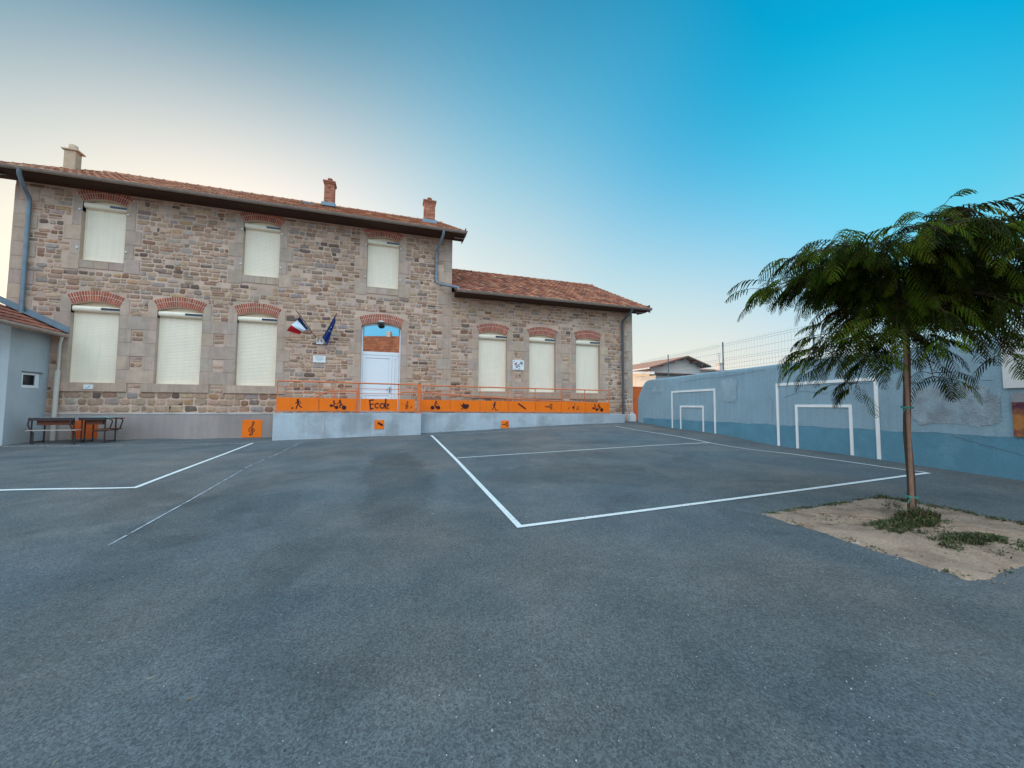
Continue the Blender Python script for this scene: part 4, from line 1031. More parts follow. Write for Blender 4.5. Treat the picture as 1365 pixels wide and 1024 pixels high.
fe = thing('wire_fence', 'pale green wire mesh fence standing on top of the boundary wall', 'fence', W(1.57, 2.62, -.16))
for t in (-1.5, 1.57, 4.67, 7.77, 10.87, 13.97):
    if t < 0: continue
    p = MB(); a = Vector(W(t, wtop(t) - .05, -.175)); p.obox(a, WD * .03, -WN * .03, (0, 0, 1.0)); p.build('post', M['postmetal'], fe)
for t0 in (-1.45, 1.62, 4.72, 7.82, 10.92):
    p = MB(); t = t0; L = 3.02
    t_end = t0 + L; z0, z1 = 2.68, 3.58
    if t0 < 0: t = -.5
    tt = t
    while tt < t_end:
        p.tube([W(tt, z0, -.15), W(tt, 2.95, -.15), W(tt, 3.0, -.115), W(tt, 3.05, -.15), W(tt, 3.42, -.15), W(tt, 3.47, -.115), W(tt, 3.52, -.15), W(tt, z1, -.15)], 0.0022, 3, caps=False); tt += .1
    for z, o in ((2.72, -.15), (2.85, -.15), (2.97, -.13), (3.03, -.13), (3.24, -.15), (3.44, -.13), (3.5, -.13)):
        p.tube([W(t, z, o + .004), W(t_end, z, o + .004)], .0028, 4)
    p.build('mesh_panel', M['wire'], fe)
b = MB(); b.obox(W(11.07, 1.815, .012), WD * 1.5, WN * .02, (0, 0, .75)); o = tag(b.build('notice_board', M['plaque'], bevel=.004), 'white board on the boundary wall half hidden by the tree leaves', 'board')
b = MB(); b.obox(W(11.15, 1.07, .012), WD * 1.1, WN * .02, (0, 0, .66)); o = tag(b.build('mural_panel', M['mural'], bevel=.004), 'orange and brown printed panel on the boundary wall at the frame edge', 'mural')
t = MB(); t.obox(W(11.152, 1.60, .032), WD * 1.09, WN * .002, (0, 0, .125)); t.build('header', M['tabletop'], o)

gt = thing('metal_gate', 'narrow orange metal gate between the school corner and the wall', 'gate', (11.6, 15.95, .8))
p = MB(); p.box(11.2, 12.4, 15.93, 15.96, .86, 2.40); p.build('panel', M['redorange'], gt)
p = MB(); p.box(11.15, 11.2, 15.915, 15.975, .78, 2.46); p.box(12.4, 12.45, 15.915, 15.975, .78, 2.46); p.box(11.2, 12.4, 15.915, 15.975, 2.40, 2.46); p.box(11.2, 12.4, 15.915, 15.975, .82, .86); p.build('gate_frame', M['redorange'], gt)

# jerrycan by the pipe
jc = thing('jerrycan', 'white plastic jerrycan on the ground by the dark downpipe', 'jerrycan', (10.82, 15.35, gz(10.8, 15.3)))
z0 = gz(10.8, 15.3); p = MB()
p.prism([(10.66, z0), (10.99, z0), (10.99, z0 + .30), (10.93, z0 + .37), (10.72, z0 + .37), (10.66, z0 + .30)], 15.25, 15.47); jb = p.build('body', M['jerry'], jc, bevel=.03)
p = MB(); p.tube([(10.77, 15.36, z0 + .36), (10.77, 15.36, z0 + .43), (10.83, 15.36, z0 + .45), (10.90, 15.36, z0 + .43), (10.92, 15.36, z0 + .36)], .014); p.build('handle', M['jerry'], jc)
p = MB(); p.tube([(10.71, 15.36, z0 + .36), (10.71, 15.36, z0 + .41)], .028, 12); p.build('cap', M['redorange'], jc)

# ------------------------------------------------------------------ houses beyond
def gable_house():
    h = thing('neighbour_house', 'cream house with a low gable roof beyond the boundary wall', 'house', (26, 30, .8))
    n0, n1 = 30.0, 44.0; sL, sR, sA = 23.2, 29.0, 27.0; zL, zR, zA = 5.05, 5.45, 6.2
    b = MB()
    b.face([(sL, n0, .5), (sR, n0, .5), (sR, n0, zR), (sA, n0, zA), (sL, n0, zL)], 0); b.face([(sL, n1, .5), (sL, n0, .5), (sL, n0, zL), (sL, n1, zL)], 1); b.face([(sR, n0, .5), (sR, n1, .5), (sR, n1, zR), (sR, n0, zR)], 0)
    b.build('wall', [M['creamwall'], M['sunlitcream']], h)
    r_ = MB()
    for (a, za, c, zc) in ((sL - .6, zL - .12, sA, zA), (sA, zA, sR + .75, zR - .12)):
        P = [(a, n0 - .7, za), (c, n0 - .7, zc), (c, n1, zc), (a, n1, za)]
        r_.face([(x, y, z + .14) for x, y, z in P], 0, (.36, .17, .11)); r_.face(P[::-1], 1); r_.face([P[0], P[1], (P[1][0], P[1][1], P[1][2] + .14), (P[0][0], P[0][1], P[0][2] + .14)], 1)
        e = 0 if a < sA - .1 else 1
        Q = [(P[0], P[3]), (P[1], P[2])][e]
        r_.face([Q[0], Q[1], (Q[1][0], Q[1][1], Q[1][2] + .14), (Q[0][0], Q[0][1], Q[0][2] + .14)], 2)
    for s, z in ((24.2, 5.28), (25.4, 5.62), (26.6, 5.95), (27.9, 5.72), (28.7, 5.42)): r_.box(s - .09, s + .09, n0 - .65, n0 + .1, z - .02, z + .13, 1)
    rf = r_.build('roof', [M['tile'], M['purlin'], M['fascia']], h)
    p = MB(); p.tube([(22.6, 29.6, 5.0), (22.9, 29.7, 4.9), (23.1, 29.9, 4.6), (23.12, 29.95, 1)], .05); p.build('downpipe', M['redorange'], h)
    # lean-to in front
    b = MB(); b.box(21.6, 26.4, 27.2, 29.99, .5, 4.15, 0); b.build('lean_to', [M['creamwall']], h)
    r_ = MB(); r_.obox((21.2, 26.8, 4.2), (5.5, 0, 0), (0, 3.15, .28), (0, 0, .12), 1); r_.obox((21.1, 26.72, 4.30), (5.7, 0, 0), (0, 3.2, .28), (0, 0, .05), 0, (.33, .14, .09))
    r_.obox((21.05, 26.7, 4.18), (.06, 0, 0), (0, 3.2, .28), (0, 0, .22), 2)
    r_.build('lean_to_roof', [M['tile'], M['purlin'], M['fascia']], h)
    wn = MB(); wn.box(sL - .03, sL + .02, 31.0, 32.2, 3.4, 4.4); w_ = wn.build('window', M['darkpipe'], h)
gable_house()
def hip_house():
    h = thing('neighbour_house', 'far house whose red roof and chimney just clear the wall top', 'house', (43, 42, 1))
    b = MB(); b.box(38.6, 47, 40, 48, .5, 6.3); b.build('wall', M['creamwall'], h)
    r_ = MB(); e = .5; A_ = [(38.6 - e, 40 - e, 6.25), (47 + e, 40 - e, 6.25), (47 + e, 48 + e, 6.25), (38.6 - e, 48 + e, 6.25)]; T0, T1 = (41.5, 44, 7.0), (44.5, 44, 7.0)
    c = (.34, .15, .10)
    r_.face([A_[0], A_[1], T1, T0], 0, c); r_.face([A_[1], A_[2], T1], 0, c); r_.face([A_[2], A_[3], T0, T1], 0, c); r_.face([A_[3], A_[0], T0], 0, c); r_.face(A_[::-1], 0, c)
    rf = r_.build('roof', M['tile'], h)
    p = MB(); p.box(42.6, 43.3, 40.6, 41.3, 6.3, 7.35); p.box(42.5, 43.4, 40.5, 41.4, 7.35, 7.5); ch = p.build('chimney', M['creamwall'], rf, bevel=.02)
    p = MB(); p.tube([(43.0, 41, 7.5), (43.0, 41, 8.9)], .03, 6)
    for z in (8.3, 8.55, 8.8): p.tube([(42.6, 41, z), (43.4, 41, z)], .018, 5)
    p.build('antenna', M['zinc'], rf)
hip_house()
def opposite_house():
    h = thing('opposite_building', 'red roofed building across the yard, seen mirrored in the glass over the door', 'building', (0, -14, 0))
    b = MB(); b.box(-16, 16, -20, -14.2, -.6, 5.4); b.build('wall', M['creamwall'], h)
    r_ = MB(); tile_roof(r_, -16.5, 16.5, 13.6, 5.3, 17.2, 9.95, pal=[(.33, .115, .05), (.30, .10, .045), (.36, .13, .06)], tw=.5, tl=.5)
    r_.v = [(-x, -y, z) for x, y, z in r_.v]
    r_.face([(16.5, -17.2, 9.95), (-16.5, -17.2, 9.95), (-16.5, -20.5, 5.2), (16.5, -20.5, 5.2)], 1)
    rf = r_.build('roof', [M['tile'], M['roofdark']], h)
    p = MB(); p.box(-1.62, -1.18, -17.6, -17.1, 8.9, 10.2, 0); p.box(-1.70, -1.10, -17.68, -17.02, 10.2, 10.28, 0); ch = p.build('chimney', M['creamwall'], h)
    p = MB(); p.box(-1.58, -1.22, -17.55, -17.15, 10.28, 10.42); p.box(-1.66, -1.14, -17.63, -17.07, 10.42, 10.5); p.build('chimney_pot', M['brickmortar'], ch)
    h.rotation_euler = (0, 0, R(20))
opposite_house()

# ------------------------------------------------------------------ tree bed, grass and tree
rt_ = random.Random(11)
def make_bed():
    b = MB(); cor = [(4.22, 3.46), (4.24, 1.80), (4.34, 1.74), (6.40, 1.74), (6.42, 2.4), (6.30, 3.42)]
    P = []
    for (x0, y0), (x1, y1) in zip(cor, cor[1:] + cor[:1]):
        k = max(2, int(math.hypot(x1 - x0, y1 - y0) / .035)); P += [(x0 + (x1 - x0) * i / k, y0 + (y1 - y0) * i / k) for i in range(k)]
    f = 0; Q = []
    for x, y in P:
        f = f * .82 + rt_.uniform(-.017, .017); Q.append((x + f + rt_.uniform(-.008, .008), y + f * .7 + rt_.uniform(-.008, .008)))
    cx, cy = 5.32, 2.6; n = len(Q); vs = []
    rings = [1, .97, .92, .85, .75, .62, .48, .32, .16]
    for q, k in enumerate(rings):
        for x, y in Q:
            X, Y = cx + (x - cx) * k, cy + (y - cy) * k
            h_ = .009 + (1 - k) * .022 + (rt_.uniform(-.006, .006) + .010 * math.sin(X * 7 + Y * 5) + .008 * math.sin(X * 15 - Y * 11)) * (1 if q > 1 else 0)
            vs.append((X, Y, gz(X, Y) + (max(.009, h_) if q else -.006)))
    fs = [(q * n + k, q * n + (k + 1) % n, (q + 1) * n + (k + 1) % n, (q + 1) * n + k) for q in range(len(rings) - 1) for k in range(n)]
    vs.append((cx, cy, gz(cx, cy) + .03)); fs += [((len(rings) - 1) * n + k, (len(rings) - 1) * n + (k + 1) % n, len(vs) - 1) for k in range(n)]
    b.mesh(vs, fs, 0, smooth=True)
    kind(b.build('dirt_ground', M['dirt']), 'structure')
    g = MB()                                                        # pebbles, crumbs of asphalt and clods on and around the bed
    for _ in range(520):
        if rt_.random() < .45: x, y = rt_.choice(Q); x += rt_.gauss(0, .035); y += rt_.gauss(0, .035)
        else: x, y = rt_.uniform(4.3, 6.3), rt_.uniform(1.8, 3.4)
        r_ = rt_.uniform(.003, .010) * (1.6 if rt_.random() < .1 else 1); z = dirt_h(x, y); c = rt_.choice([(.30, .22, .15), (.20, .17, .15), (.38, .30, .22), (.12, .12, .12), (.5, .46, .4)])
        vs = [(x + r_ * math.cos(a + j) * k, y + r_ * math.sin(a + j) * k, z + h_) for h_, k, j in ((-.002, 1, 0), (r_ * .5, .8, .3)) for a in (0, 1.26, 2.5, 3.77, 5.0)]
        g.mesh(vs, [(k, (k + 1) % 5, 5 + (k + 1) % 5, 5 + k) for k in range(5)] + [(5, 6, 7, 8, 9)], 0, c)
    kind(g.build('gravel', M['stone']), 'stuff')
def dirt_h(x, y):
    k = max(abs(x - 5.32) / 1.08, abs(y - 2.6) / .86); return gz(x, y) + .008 + max(0, 1 - k) * .020
make_bed()
def blade(b, x, y, h_, lean, az, c, w=.006):
    z = dirt_h(x, y) - .005; dx, dy = math.cos(az), math.sin(az); px, py = -dy * w, dx * w
    m = (x + dx * lean * .35, y + dy * lean * .35, z + h_ * .62); t = (x + dx * lean, y + dy * lean, z + h_ * (1 - .25 * min(1, lean / h_)))
    b.mesh([(x - px, y - py, z), (x + px, y + py, z), (m[0] + px * .8, m[1] + py * .8, m[2]), (m[0] - px * .8, m[1] - py * .8, m[2]), t], [(0, 1, 2, 3), (3, 2, 4)], 0, c)
def gcolr():
    c = rt_.choice([(.11, .085, .05), (.075, .105, .03), (.055, .085, .025), (.10, .12, .04), (.13, .12, .055), (.045, .07, .02)]); f = rt_.uniform(.7, 1.25); return tuple(v * f for v in c)
g = MB()
for (cx, cy, rx, ry, n, h0, h1) in ((5.30, 2.62, .42, .14, 1500, .04, .10), (5.02, 2.72, .22, .10, 350, .02, .06), (5.18, 2.20, .36, .13, 1500, .03, .08), (5.42, 2.16, .16, .10, 400, .03, .07), (4.86, 2.52, .10, .07, 160, .02, .05), (5.55, 2.16, .1, .06, 150, .02, .05), (5.25, 2.42, .55, .3, 260, .01, .035), (5.6, 2.0, .5, .14, 170, .01, .03), (4.75, 3.1, .4, .2, 90, .01, .03), (5.9, 3.1, .3, .2, 200, .01, .04)):
    for _ in range(n):
        a = rt_.uniform(0, 2 * PI); r_ = math.sqrt(rt_.random()); r_ = r_ ** 1.1 * (1 + .30 * math.sin(3 * a + cx * 9) + .22 * math.sin(7 * a + cy * 5) + .12 * math.sin(13 * a))
        if math.sin(9 * r_ * math.cos(a) + cx * 7) * math.sin(8 * r_ * math.sin(a) + cy * 9) > .38: continue
        blade(g, cx + rx * r_ * math.cos(a), cy + ry * r_ * math.sin(a), rt_.uniform(h0, h1) * (1.2 - .6 * r_), rt_.uniform(.01, .07), rt_.uniform(0, 2 * PI), gcolr())
def edge(x0, y0, x1, y1, n, w, h0, h1, gap=0):
    for _ in range(n):
        k = rt_.random()
        if math.sin(k * 17 + x0) + math.sin(k * 41) < gap: continue
        blade(g, x0 + (x1 - x0) * k + rt_.gauss(0, w), y0 + (y1 - y0) * k + rt_.gauss(0, w), rt_.uniform(h0, h1), rt_.uniform(.01, .05), rt_.uniform(0, 2 * PI), gcolr())
edge(4.26, 3.44, 6.27, 3.41, 1100, .024, .006, .024, -.35); edge(6.28, 3.42, 6.40, 1.9, 1500, .045, .01, .045, -.4); edge(4.25, 3.4, 4.27, 1.8, 260, .02, .01, .03, .5); edge(4.3, 1.76, 6.2, 1.76, 200, .02, .01, .03, .7); edge(5.0, 1.95, 5.6, 1.9, 220, .04, .01, .04, 0)
kind(g.build('grass', M['grassblade']), 'stuff')
g = MB()
for _ in range(2600):
    y = .75 + 6.5 * rt_.random() ** 1.7; x = rt_.uniform(-1.35, 1.55) * (y + .5) + .35 * y
    r_ = rt_.uniform(.0016, .0042) * (1.7 if rt_.random() < .06 else 1); z = gz(x, y); f = rt_.uniform(.6, 1.3)
    c = tuple(f * v for v in rt_.choice([(.34, .34, .33), (.42, .42, .40), (.28, .27, .26), (.36, .30, .24), (.55, .55, .53), (.07, .07, .075), (.06, .06, .065)]))
    vs = [(x + r_ * math.cos(a + j) * k, y + r_ * math.sin(a + j) * k, z + h_) for h_, k, j in ((-.001, 1, 0), (r_ * .6, .7, .3)) for a in (0, 1.26, 2.5, 3.77, 5.0)]
    g.mesh(vs, [(k, (k + 1) % 5, 5 + (k + 1) % 5, 5 + k) for k in range(5)] + [(5, 6, 7, 8, 9)], 0, c)
for _ in range(70):                                                 # dry leaflets and twigs blown from the tree
    y = .9 + 5 * rt_.random(); x = rt_.uniform(-1.2, 1.5) * (y + .3) + .5 * y; a = rt_.uniform(0, PI); l = rt_.uniform(.008, .03); w = rt_.uniform(.0012, .004); z = gz(x, y) + .004
    u, v_ = (math.cos(a) * l, math.sin(a) * l), (-math.sin(a) * w, math.cos(a) * w); c = rt_.choice([(.30, .22, .10), (.22, .15, .07), (.40, .34, .2)])
    g.mesh([(x - u[0], y - u[1], z), (x + v_[0], y + v_[1], z + .003), (x + u[0], y + u[1], z + .001), (x - v_[0], y - v_[1], z + .002)], [(0, 3, 2, 1)], 0, c)
kind(g.build('grit', M['stone']), 'stuff')
# a leafy tuft at the foot of the trunk
tf = MB()
for _ in range(620):
    a = rt_.uniform(0, 2 * PI); r_ = math.sqrt(rt_.random()) * (1 + .25 * math.sin(3 * a + 1) + .15 * math.sin(5 * a))
    x, y = 5.50 + .25 * r_ * math.cos(a), 2.67 + .13 * r_ * math.sin(a)
    blade(tf, x, y, rt_.uniform(.05, .19) * (1.15 - .6 * min(1, r_)), rt_.uniform(.01, .10), rt_.uniform(0, 2 * PI), tuple(v * rt_.uniform(.7, 1.3) for v in gcolr()), rt_.choice([.005, .008, .013]))
for _ in range(60):                                                 # a few broad leaves among the blades
    a = rt_.uniform(0, 2 * PI); r_ = rt_.random(); x, y = 5.5 + .24 * r_ * math.cos(a), 2.66 + .12 * r_ * math.sin(a)
    blade(tf, x, y, rt_.uniform(.03, .12), rt_.uniform(.05, .09), rt_.uniform(0, 2 * PI), (.05 * rt_.uniform(.7, 1.4), .085 * rt_.uniform(.7, 1.3), .02), .022)
tag(tf.build('weed_tuft', M['grassblade']), 'taller green weed tuft at the foot of the young tree', 'weeds')

TX, TY = 5.66, 2.80
tree = thing('mimosa_tree', 'young mimosa tree with drooping feathery leaves in a dirt bed', 'tree', (TX, TY, dirt_h(TX, TY)))
tz0 = dirt_h(TX, TY) - .03
trunk_pts = [(TX, TY, tz0), (TX + .003, TY, tz0 + .06), (TX + .01, TY, .7), (TX + .0, TY + .01, 1.2), (TX + .02, TY, 1.7), (TX + .05, TY, 2.05), (TX + .06, TY + .0, 2.35), (TX + .1, TY + .02, 2.8)]
tk = MB(); tk.tube(trunk_pts, [.052, .040, .035, .033, .032, .031, .029, .026], 12); trunk = tk.build('trunk', M['bark'], tree)
br = MB(); cr = MB()
LEAF = [(.024, .040, .003), (.036, .058, .004), (.014, .021, .002), (.055, .082, .005), (.10, .125, .010), (.024, .031, .003), (.018, .015, .002), (.018, .022, .002), (.065, .115, .006), (.10, .16, .010), (.05, .09, .005)]
NF = [0]
def frond(base, direc, L, droop, c, side_k=1.):
    """twice-pinnate leaf: a bent rachis with pairs of narrow hanging pinnae"""
    NF[0] += 1
    d = Vector(direc).normalized(); p = Vector(base); N = 10; pts = [p.copy()]
    for i in range(N):
        d = (d + Vector((0, 0, -droop * (.5 + i / N)))).normalized(); p = p + d * (L / N); pts.append(p.copy())
    cr.tube([pts[0], pts[N // 2], pts[N]], [.0035, .0028, .0015], 3, 0, (.09, .10, .04), caps=False)
    for i in range(1, N + 1):
        t = (pts[i] - pts[i - 1]).normalized(); s = t.cross(Vector((0, 0, 1)))
        if s.length < .05: s = Vector((math.cos(i), math.sin(i), 0))
        s.normalize(); k = i / N
        pl = L * .40 * math.sin(PI * min(1, .18 + .80 * k)) ** .7 * rt_.uniform(.8, 1.1)
        w = .0070 + .0045 * rt_.random()
        for sg in (1, -1):
            dirp = (s * sg * .80 * side_k + t * .62 + Vector((0, 0, -.38 - rt_.random() * .42))).normalized()
            q0 = pts[i]; q1 = q0 + dirp * pl * .55; q2 = q1 + (dirp + Vector((0, 0, -.55))).normalized() * pl * .45
            up = t * w
            cc = tuple(v * rt_.uniform(.8, 1.2) for v in c)
            cr.mesh([q0 - up * .5, q0 + up * .5, q1 + up, q1 - up, q2 + up * .35, q2 - up * .35], [(0, 1, 2, 3), (3, 2, 4, 5)], 0, cc)
CB = Vector((TX + .09, TY + .02, 2.52))
def limb(az, reach, rise, fr, drop=0., z0=0.):
    """main limb that rises and arches out; twigs and fronds sit on its outer part"""
    d = Vector((math.cos(az), math.sin(az), 0)); pts = []; N = 9
    st = CB + Vector((0, 0, z0 + rt_.uniform(-.15, .2)))
    for i in range(N + 1):
        k = i / N
        pts.append(st + d * reach * k + Vector((0, 0, rise * math.sin(k * PI * .62) - drop * k ** 2.2)) + Vector((rt_.gauss(0, .02), rt_.gauss(0, .02), rt_.gauss(0, .02))) * k)
    br.tube(pts, [.019 - .015 * i / N for i in range(N + 1)], 6)
    for i in range(2, N + 1):
        k = i / N
        for _ in range(fr):
            p = pts[i] + (pts[min(N, i + 1)] - pts[i]) * rt_.random() if i < N else pts[i]
            a2 = az + rt_.gauss(0, .95)
            lift = rt_.uniform(-.45, .45) if k < .8 else rt_.uniform(-.25, .5)
            dd = Vector((math.cos(a2), math.sin(a2), lift - drop * .4))
            tw = rt_.uniform(.02, .30); q = p + dd.normalized() * tw
            if tw > .1: br.tube([p, q], [.005, .003], 4)
            c = rt_.choice(LEAF)
            frond(q, dd, rt_.uniform(.26, .47), rt_.uniform(.13, .30), c)
            if rt_.random() < .3: frond(q, Vector((math.cos(a2 + 1.1), math.sin(a2 + 1.1), lift - .2)), rt_.uniform(.22, .38), rt_.uniform(.16, .30), c)
NL = 22
for i in range(NL):
    az = 2 * PI * i / NL + rt_.uniform(-.15, .15)
    limb(az, rt_.uniform(.85, 1.43), rt_.uniform(.5, .88), 4, rt_.uniform(0, .3))
for i in range(10):
    limb(2 * PI * i / 10 + .3, rt_.uniform(.45, .9), rt_.uniform(.72, .9), 4)
for i in range(13):
    limb(2 * PI * i / 13 + .1, rt_.uniform(.6, 1.15), rt_.uniform(.15, .4), 3, rt_.uniform(.45, .85), -.08)
br.build('branch', M['bark'], tree); cr.build('crown', M['leaf'], tree)

sk_ = thing('tree_stake', 'thin weathered stake tied to the young tree trunk', 'stake', (TX - .06, TY - .04, tz0))
p = MB(); p.tube([(TX - .062, TY - .035, tz0), (TX - .055, TY - .035, 1.2), (TX - .045, TY - .035, 2.45)], [.020, .019, .017], 8); sp_ = p.build('pole', M['stake'], sk_)
for z in (.50, 1.50):
    p = MB(); P = [(TX - .022 + .062 * math.cos(2 * PI * k / 16), TY - .014 + .047 * math.sin(2 * PI * k / 16), z + .006 * math.sin(2 * PI * k / 16)) for k in range(17)]
    for dz in (0, .012): p.tube([(x, y, zz + dz) for x, y, zz in P], .006, 6)
    p.tube([P[9], (TX - .14, TY - .05, z - .02), (TX - .19, TY - .06, z - .05)], .004, 5); p.build('tie', M['tie'], sk_)

# ------------------------------------------------------------------ camera
cam = bpy.data.cameras.new('camera'); co = bpy.data.objects.new('camera', cam); COL.objects.link(co); sc.camera = co
cam.sensor_width = 36; cam.lens = 509.64 / 1365 * 36; cam.clip_start = .05; cam.clip_end = 3000
yaw, pit, rol = R(17.7955), R(3.2188), R(-.3523)
F = Vector((math.sin(yaw) * math.cos(pit), math.cos(yaw) * math.cos(pit), math.sin(pit)))
R0 = Vector((math.cos(yaw), -math.sin(yaw), 0)); U0 = R0.cross(F)
Rt = R0 * math.cos(rol) - U0 * math.sin(rol); Up = R0 * math.sin(rol) + U0 * math.cos(rol)
from mathutils import Matrix
mw = Matrix(((Rt.x, Up.x, -F.x, 0), (Rt.y, Up.y, -F.y, 0), (Rt.z, Up.z, -F.z, 1.5), (0, 0, 0, 1)))
co.matrix_world = mw

# ------------------------------------------------------------------ light
SUN_EL, SUN_AZ = R(9), R(-42)           # azimuth measured from +Y towards +X
sd = Vector((math.sin(SUN_AZ) * math.cos(SUN_EL), math.cos(SUN_AZ) * math.cos(SUN_EL), math.sin(SUN_EL)))
sl = bpy.data.lights.new('sun', 'SUN'); sl.energy = 4.5; sl.angle = R(.53); sl.color = (1, .84, .66)
so = bpy.data.objects.new('sun', sl); COL.objects.link(so); so.rotation_euler = sd.to_track_quat('Z', 'Y').to_euler()
w = bpy.data.worlds.new('World'); sc.world = w; w.use_nodes = True; nt = w.node_tree
bg = nt.nodes['Background']
sky = nt.nodes.new('ShaderNodeTexSky'); sky.sky_type = 'NISHITA'; sky.sun_disc = False
sky.sun_elevation = SUN_EL; sky.sun_rotation = SUN_AZ
sky.air_density = 1.0; sky.dust_density = 1.5; sky.ozone_density = 2.0
# evening sky: soft colour lobes on the celestial sphere (direction, colour); unseen ones behind and overhead raised as added fill light
LOBES = [((-0.506,0.675,0.538),(-1.702,-1.034,-0.320)),
         ((-0.378,0.742,0.554),(-1.314,-0.731,-0.156)),
         ((-0.164,0.717,0.677),(0.173,0.186,0.119)),
         ((0.201,0.641,0.741),(0.088,0.222,0.505)),
         ((0.796,0.261,0.546),(-0.268,-0.253,0.365)),
         ((-0.477,0.754,0.451),(1.684,1.574,1.203)),
         ((-0.348,0.814,0.465),(1.723,1.451,1.162)),
         ((-0.183,0.840,0.511),(0.595,0.931,1.078)),
         ((0.210,0.800,0.561),(-0.513,0.346,0.771)),
         ((0.676,0.545,0.496),(-0.079,0.286,0.531)),
         ((0.792,0.377,0.480),(0.344,1.396,1.292)),
         ((0.310,0.868,0.387),(1.499,1.100,0.763)),
         ((0.703,0.691,0.166),(1.703,1.076,0.437)),
         ((0.565,0.772,0.291),(0.464,0.934,0.915)),
         ((0.730,0.610,0.308),(-0.181,0.545,1.315)),
         ((-0.563,0.797,0.219),(0.272,0.481,0.453)),
         ((-0.038,0.763,0.645),(-0.054,0.435,0.759)),
         ((-0.271,0.716,0.643),(-0.948,-0.576,-0.292)),
         ((0.041,0.691,0.722),(0.116,0.205,0.347)),
         ((0.442,0.615,0.653),(0.265,0.596,0.686)),
         ((0.483,0.733,0.479),(-0.216,0.317,0.878)),
         ((-0.256,0.781,0.570),(-0.672,0.054,0.484)),
         ((-0.519,0.715,0.468),(0.483,0.735,0.756)),
         ((-0.441,0.718,0.539),(-1.352,-0.801,-0.207)),
         ((0.125,0.850,0.513),(0.577,0.880,0.949)),
         ((0.577,0.465,0.671),(-0.124,0.165,0.579)),
         ((-0.406,0.811,0.421),(3.167,2.392,1.628)),
         ((-0.273,0.853,0.445),(1.819,1.394,1.077)),
         ((-0.068,0.886,0.459),(1.828,1.292,1.000)),
         ((-0.365,0.840,0.401),(3.314,2.376,1.561)),
         ((-0.499,0.865,0.052),(1.442,1.096,0.754)),
         ((0.500,0.865,0.035),(0.891,0.841,0.831)),
         ((0.991,0.087,0.105),(0.644,0.754,0.790)),
         ((0.814,-0.296,0.500),(0.874,1.538,2.091)),
         ((0.410,-0.709,0.574),(1.571,2.108,2.605)),
         ((-0.142,-0.807,0.574),(1.685,2.148,2.618)),
         ((-0.750,-0.433,0.500),(1.776,2.123,2.494)),
         ((-0.925,0.163,0.342),(0.912,0.906,0.888)),
         ((-0.574,0.000,0.819),(1.640,2.012,2.298)),
         ((0.000,0.259,0.966),(1.744,2.586,3.343)),
         ((0.407,-0.235,0.883),(1.327,1.987,2.464)),
         ((0.000,-0.469,0.883),(1.551,2.087,2.629)),
         ((0.086,-0.978,0.191),(0.192,0.902,1.403)),
         ((0.759,-0.637,0.139),(0.688,1.029,1.167)),
         ((-0.640,-0.763,0.087),(0.990,1.086,1.132)),
         ((-0.863,0.498,0.087),(1.048,0.982,0.875)),
         ((-0.474,0.491,0.731),(1.256,1.050,0.872)),
         ((-0.676,0.360,0.643),(0.484,0.615,0.614)),
         ((-0.129,0.483,0.866),(-0.156,-0.133,-0.131)),
         ((0.235,0.407,0.883),(-0.314,-0.163,-0.084)),
         ((0.621,0.166,0.766),(0.117,0.509,0.781))]
K = 30.0
tcw = nt.nodes.new('ShaderNodeTexCoord')
acc_c = acc_w = None
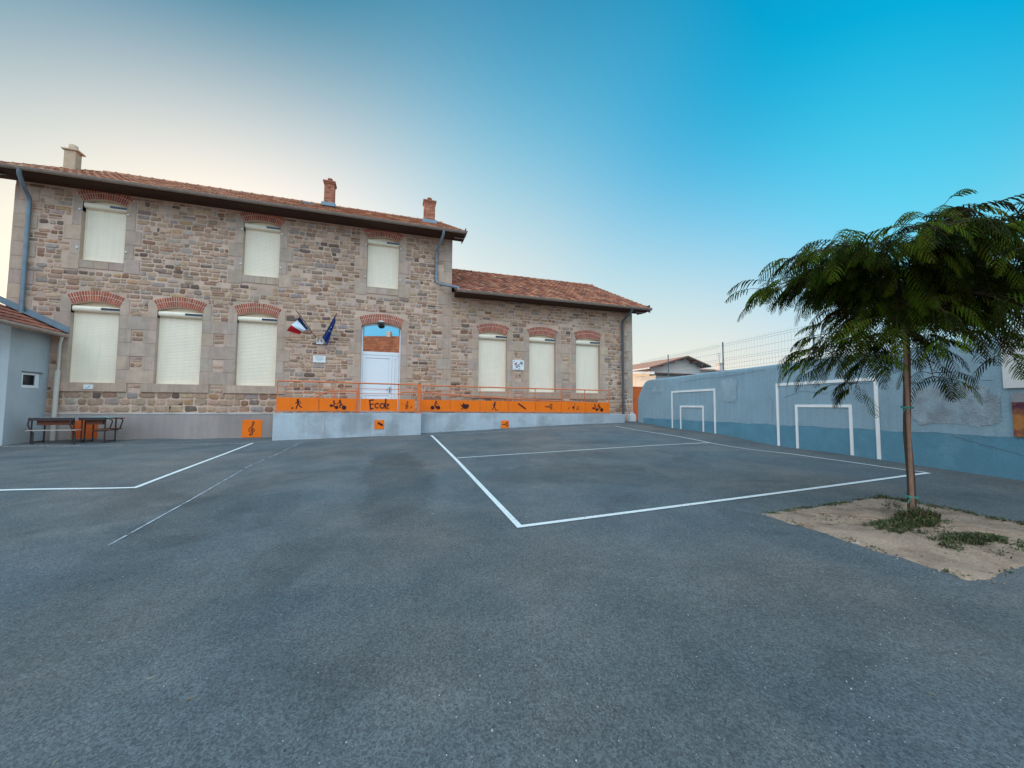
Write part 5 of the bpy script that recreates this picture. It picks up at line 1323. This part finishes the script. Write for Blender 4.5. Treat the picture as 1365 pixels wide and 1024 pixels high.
for dv, cv in LOBES:
    dt = nd(nt, 'ShaderNodeVectorMath', operation='DOT_PRODUCT'); nt.links.new(tcw.outputs['Generated'], dt.inputs[0]); dt.inputs[1].default_value = dv
    m1 = nd(nt, 'ShaderNodeMath', operation='MULTIPLY_ADD'); nt.links.new(dt.outputs['Value'], m1.inputs[0]); m1.inputs[1].default_value = K; m1.inputs[2].default_value = -K
    ex_ = nd(nt, 'ShaderNodeMath', operation='EXPONENT'); nt.links.new(m1.outputs[0], ex_.inputs[0])
    cs = nd(nt, 'ShaderNodeVectorMath', operation='SCALE'); cs.inputs[0].default_value = cv; nt.links.new(ex_.outputs[0], cs.inputs['Scale'])
    if acc_c is None: acc_c, acc_w = cs.outputs[0], ex_.outputs[0]
    else:
        ad = nd(nt, 'ShaderNodeVectorMath', operation='ADD'); nt.links.new(acc_c, ad.inputs[0]); nt.links.new(cs.outputs[0], ad.inputs[1]); acc_c = ad.outputs[0]
        aw = nd(nt, 'ShaderNodeMath', operation='ADD'); nt.links.new(acc_w, aw.inputs[0]); nt.links.new(ex_.outputs[0], aw.inputs[1]); acc_w = aw.outputs[0]
mxw = nd(nt, 'ShaderNodeMath', operation='MAXIMUM'); nt.links.new(acc_w, mxw.inputs[0]); mxw.inputs[1].default_value = 1e-12
inv = nd(nt, 'ShaderNodeMath', operation='DIVIDE'); inv.inputs[0].default_value = .96 / .12; nt.links.new(mxw.outputs[0], inv.inputs[1])
lob = nd(nt, 'ShaderNodeVectorMath', operation='SCALE'); nt.links.new(acc_c, lob.inputs[0]); nt.links.new(inv.outputs[0], lob.inputs['Scale'])
mxz = nd(nt, 'ShaderNodeVectorMath', operation='MAXIMUM'); nt.links.new(lob.outputs[0], mxz.inputs[0]); mxz.inputs[1].default_value = (0, 0, 0)
nsc = nd(nt, 'ShaderNodeVectorMath', operation='SCALE'); nt.links.new(sky.outputs[0], nsc.inputs[0]); nsc.inputs['Scale'].default_value = .04
tot = nd(nt, 'ShaderNodeVectorMath', operation='ADD'); nt.links.new(mxz.outputs[0], tot.inputs[0]); nt.links.new(nsc.outputs[0], tot.inputs[1])
nt.links.new(tot.outputs[0], bg.inputs['Color'])
bg.inputs['Strength'].default_value = .12
sc.view_settings.view_transform = 'Standard'; sc.view_settings.look = 'None'; sc.view_settings.exposure = 0.0; sc.view_settings.gamma = 1
sc.cycles.max_bounces = 6; sc.cycles.transparent_max_bounces = 8
sc.cycles.use_denoising = True
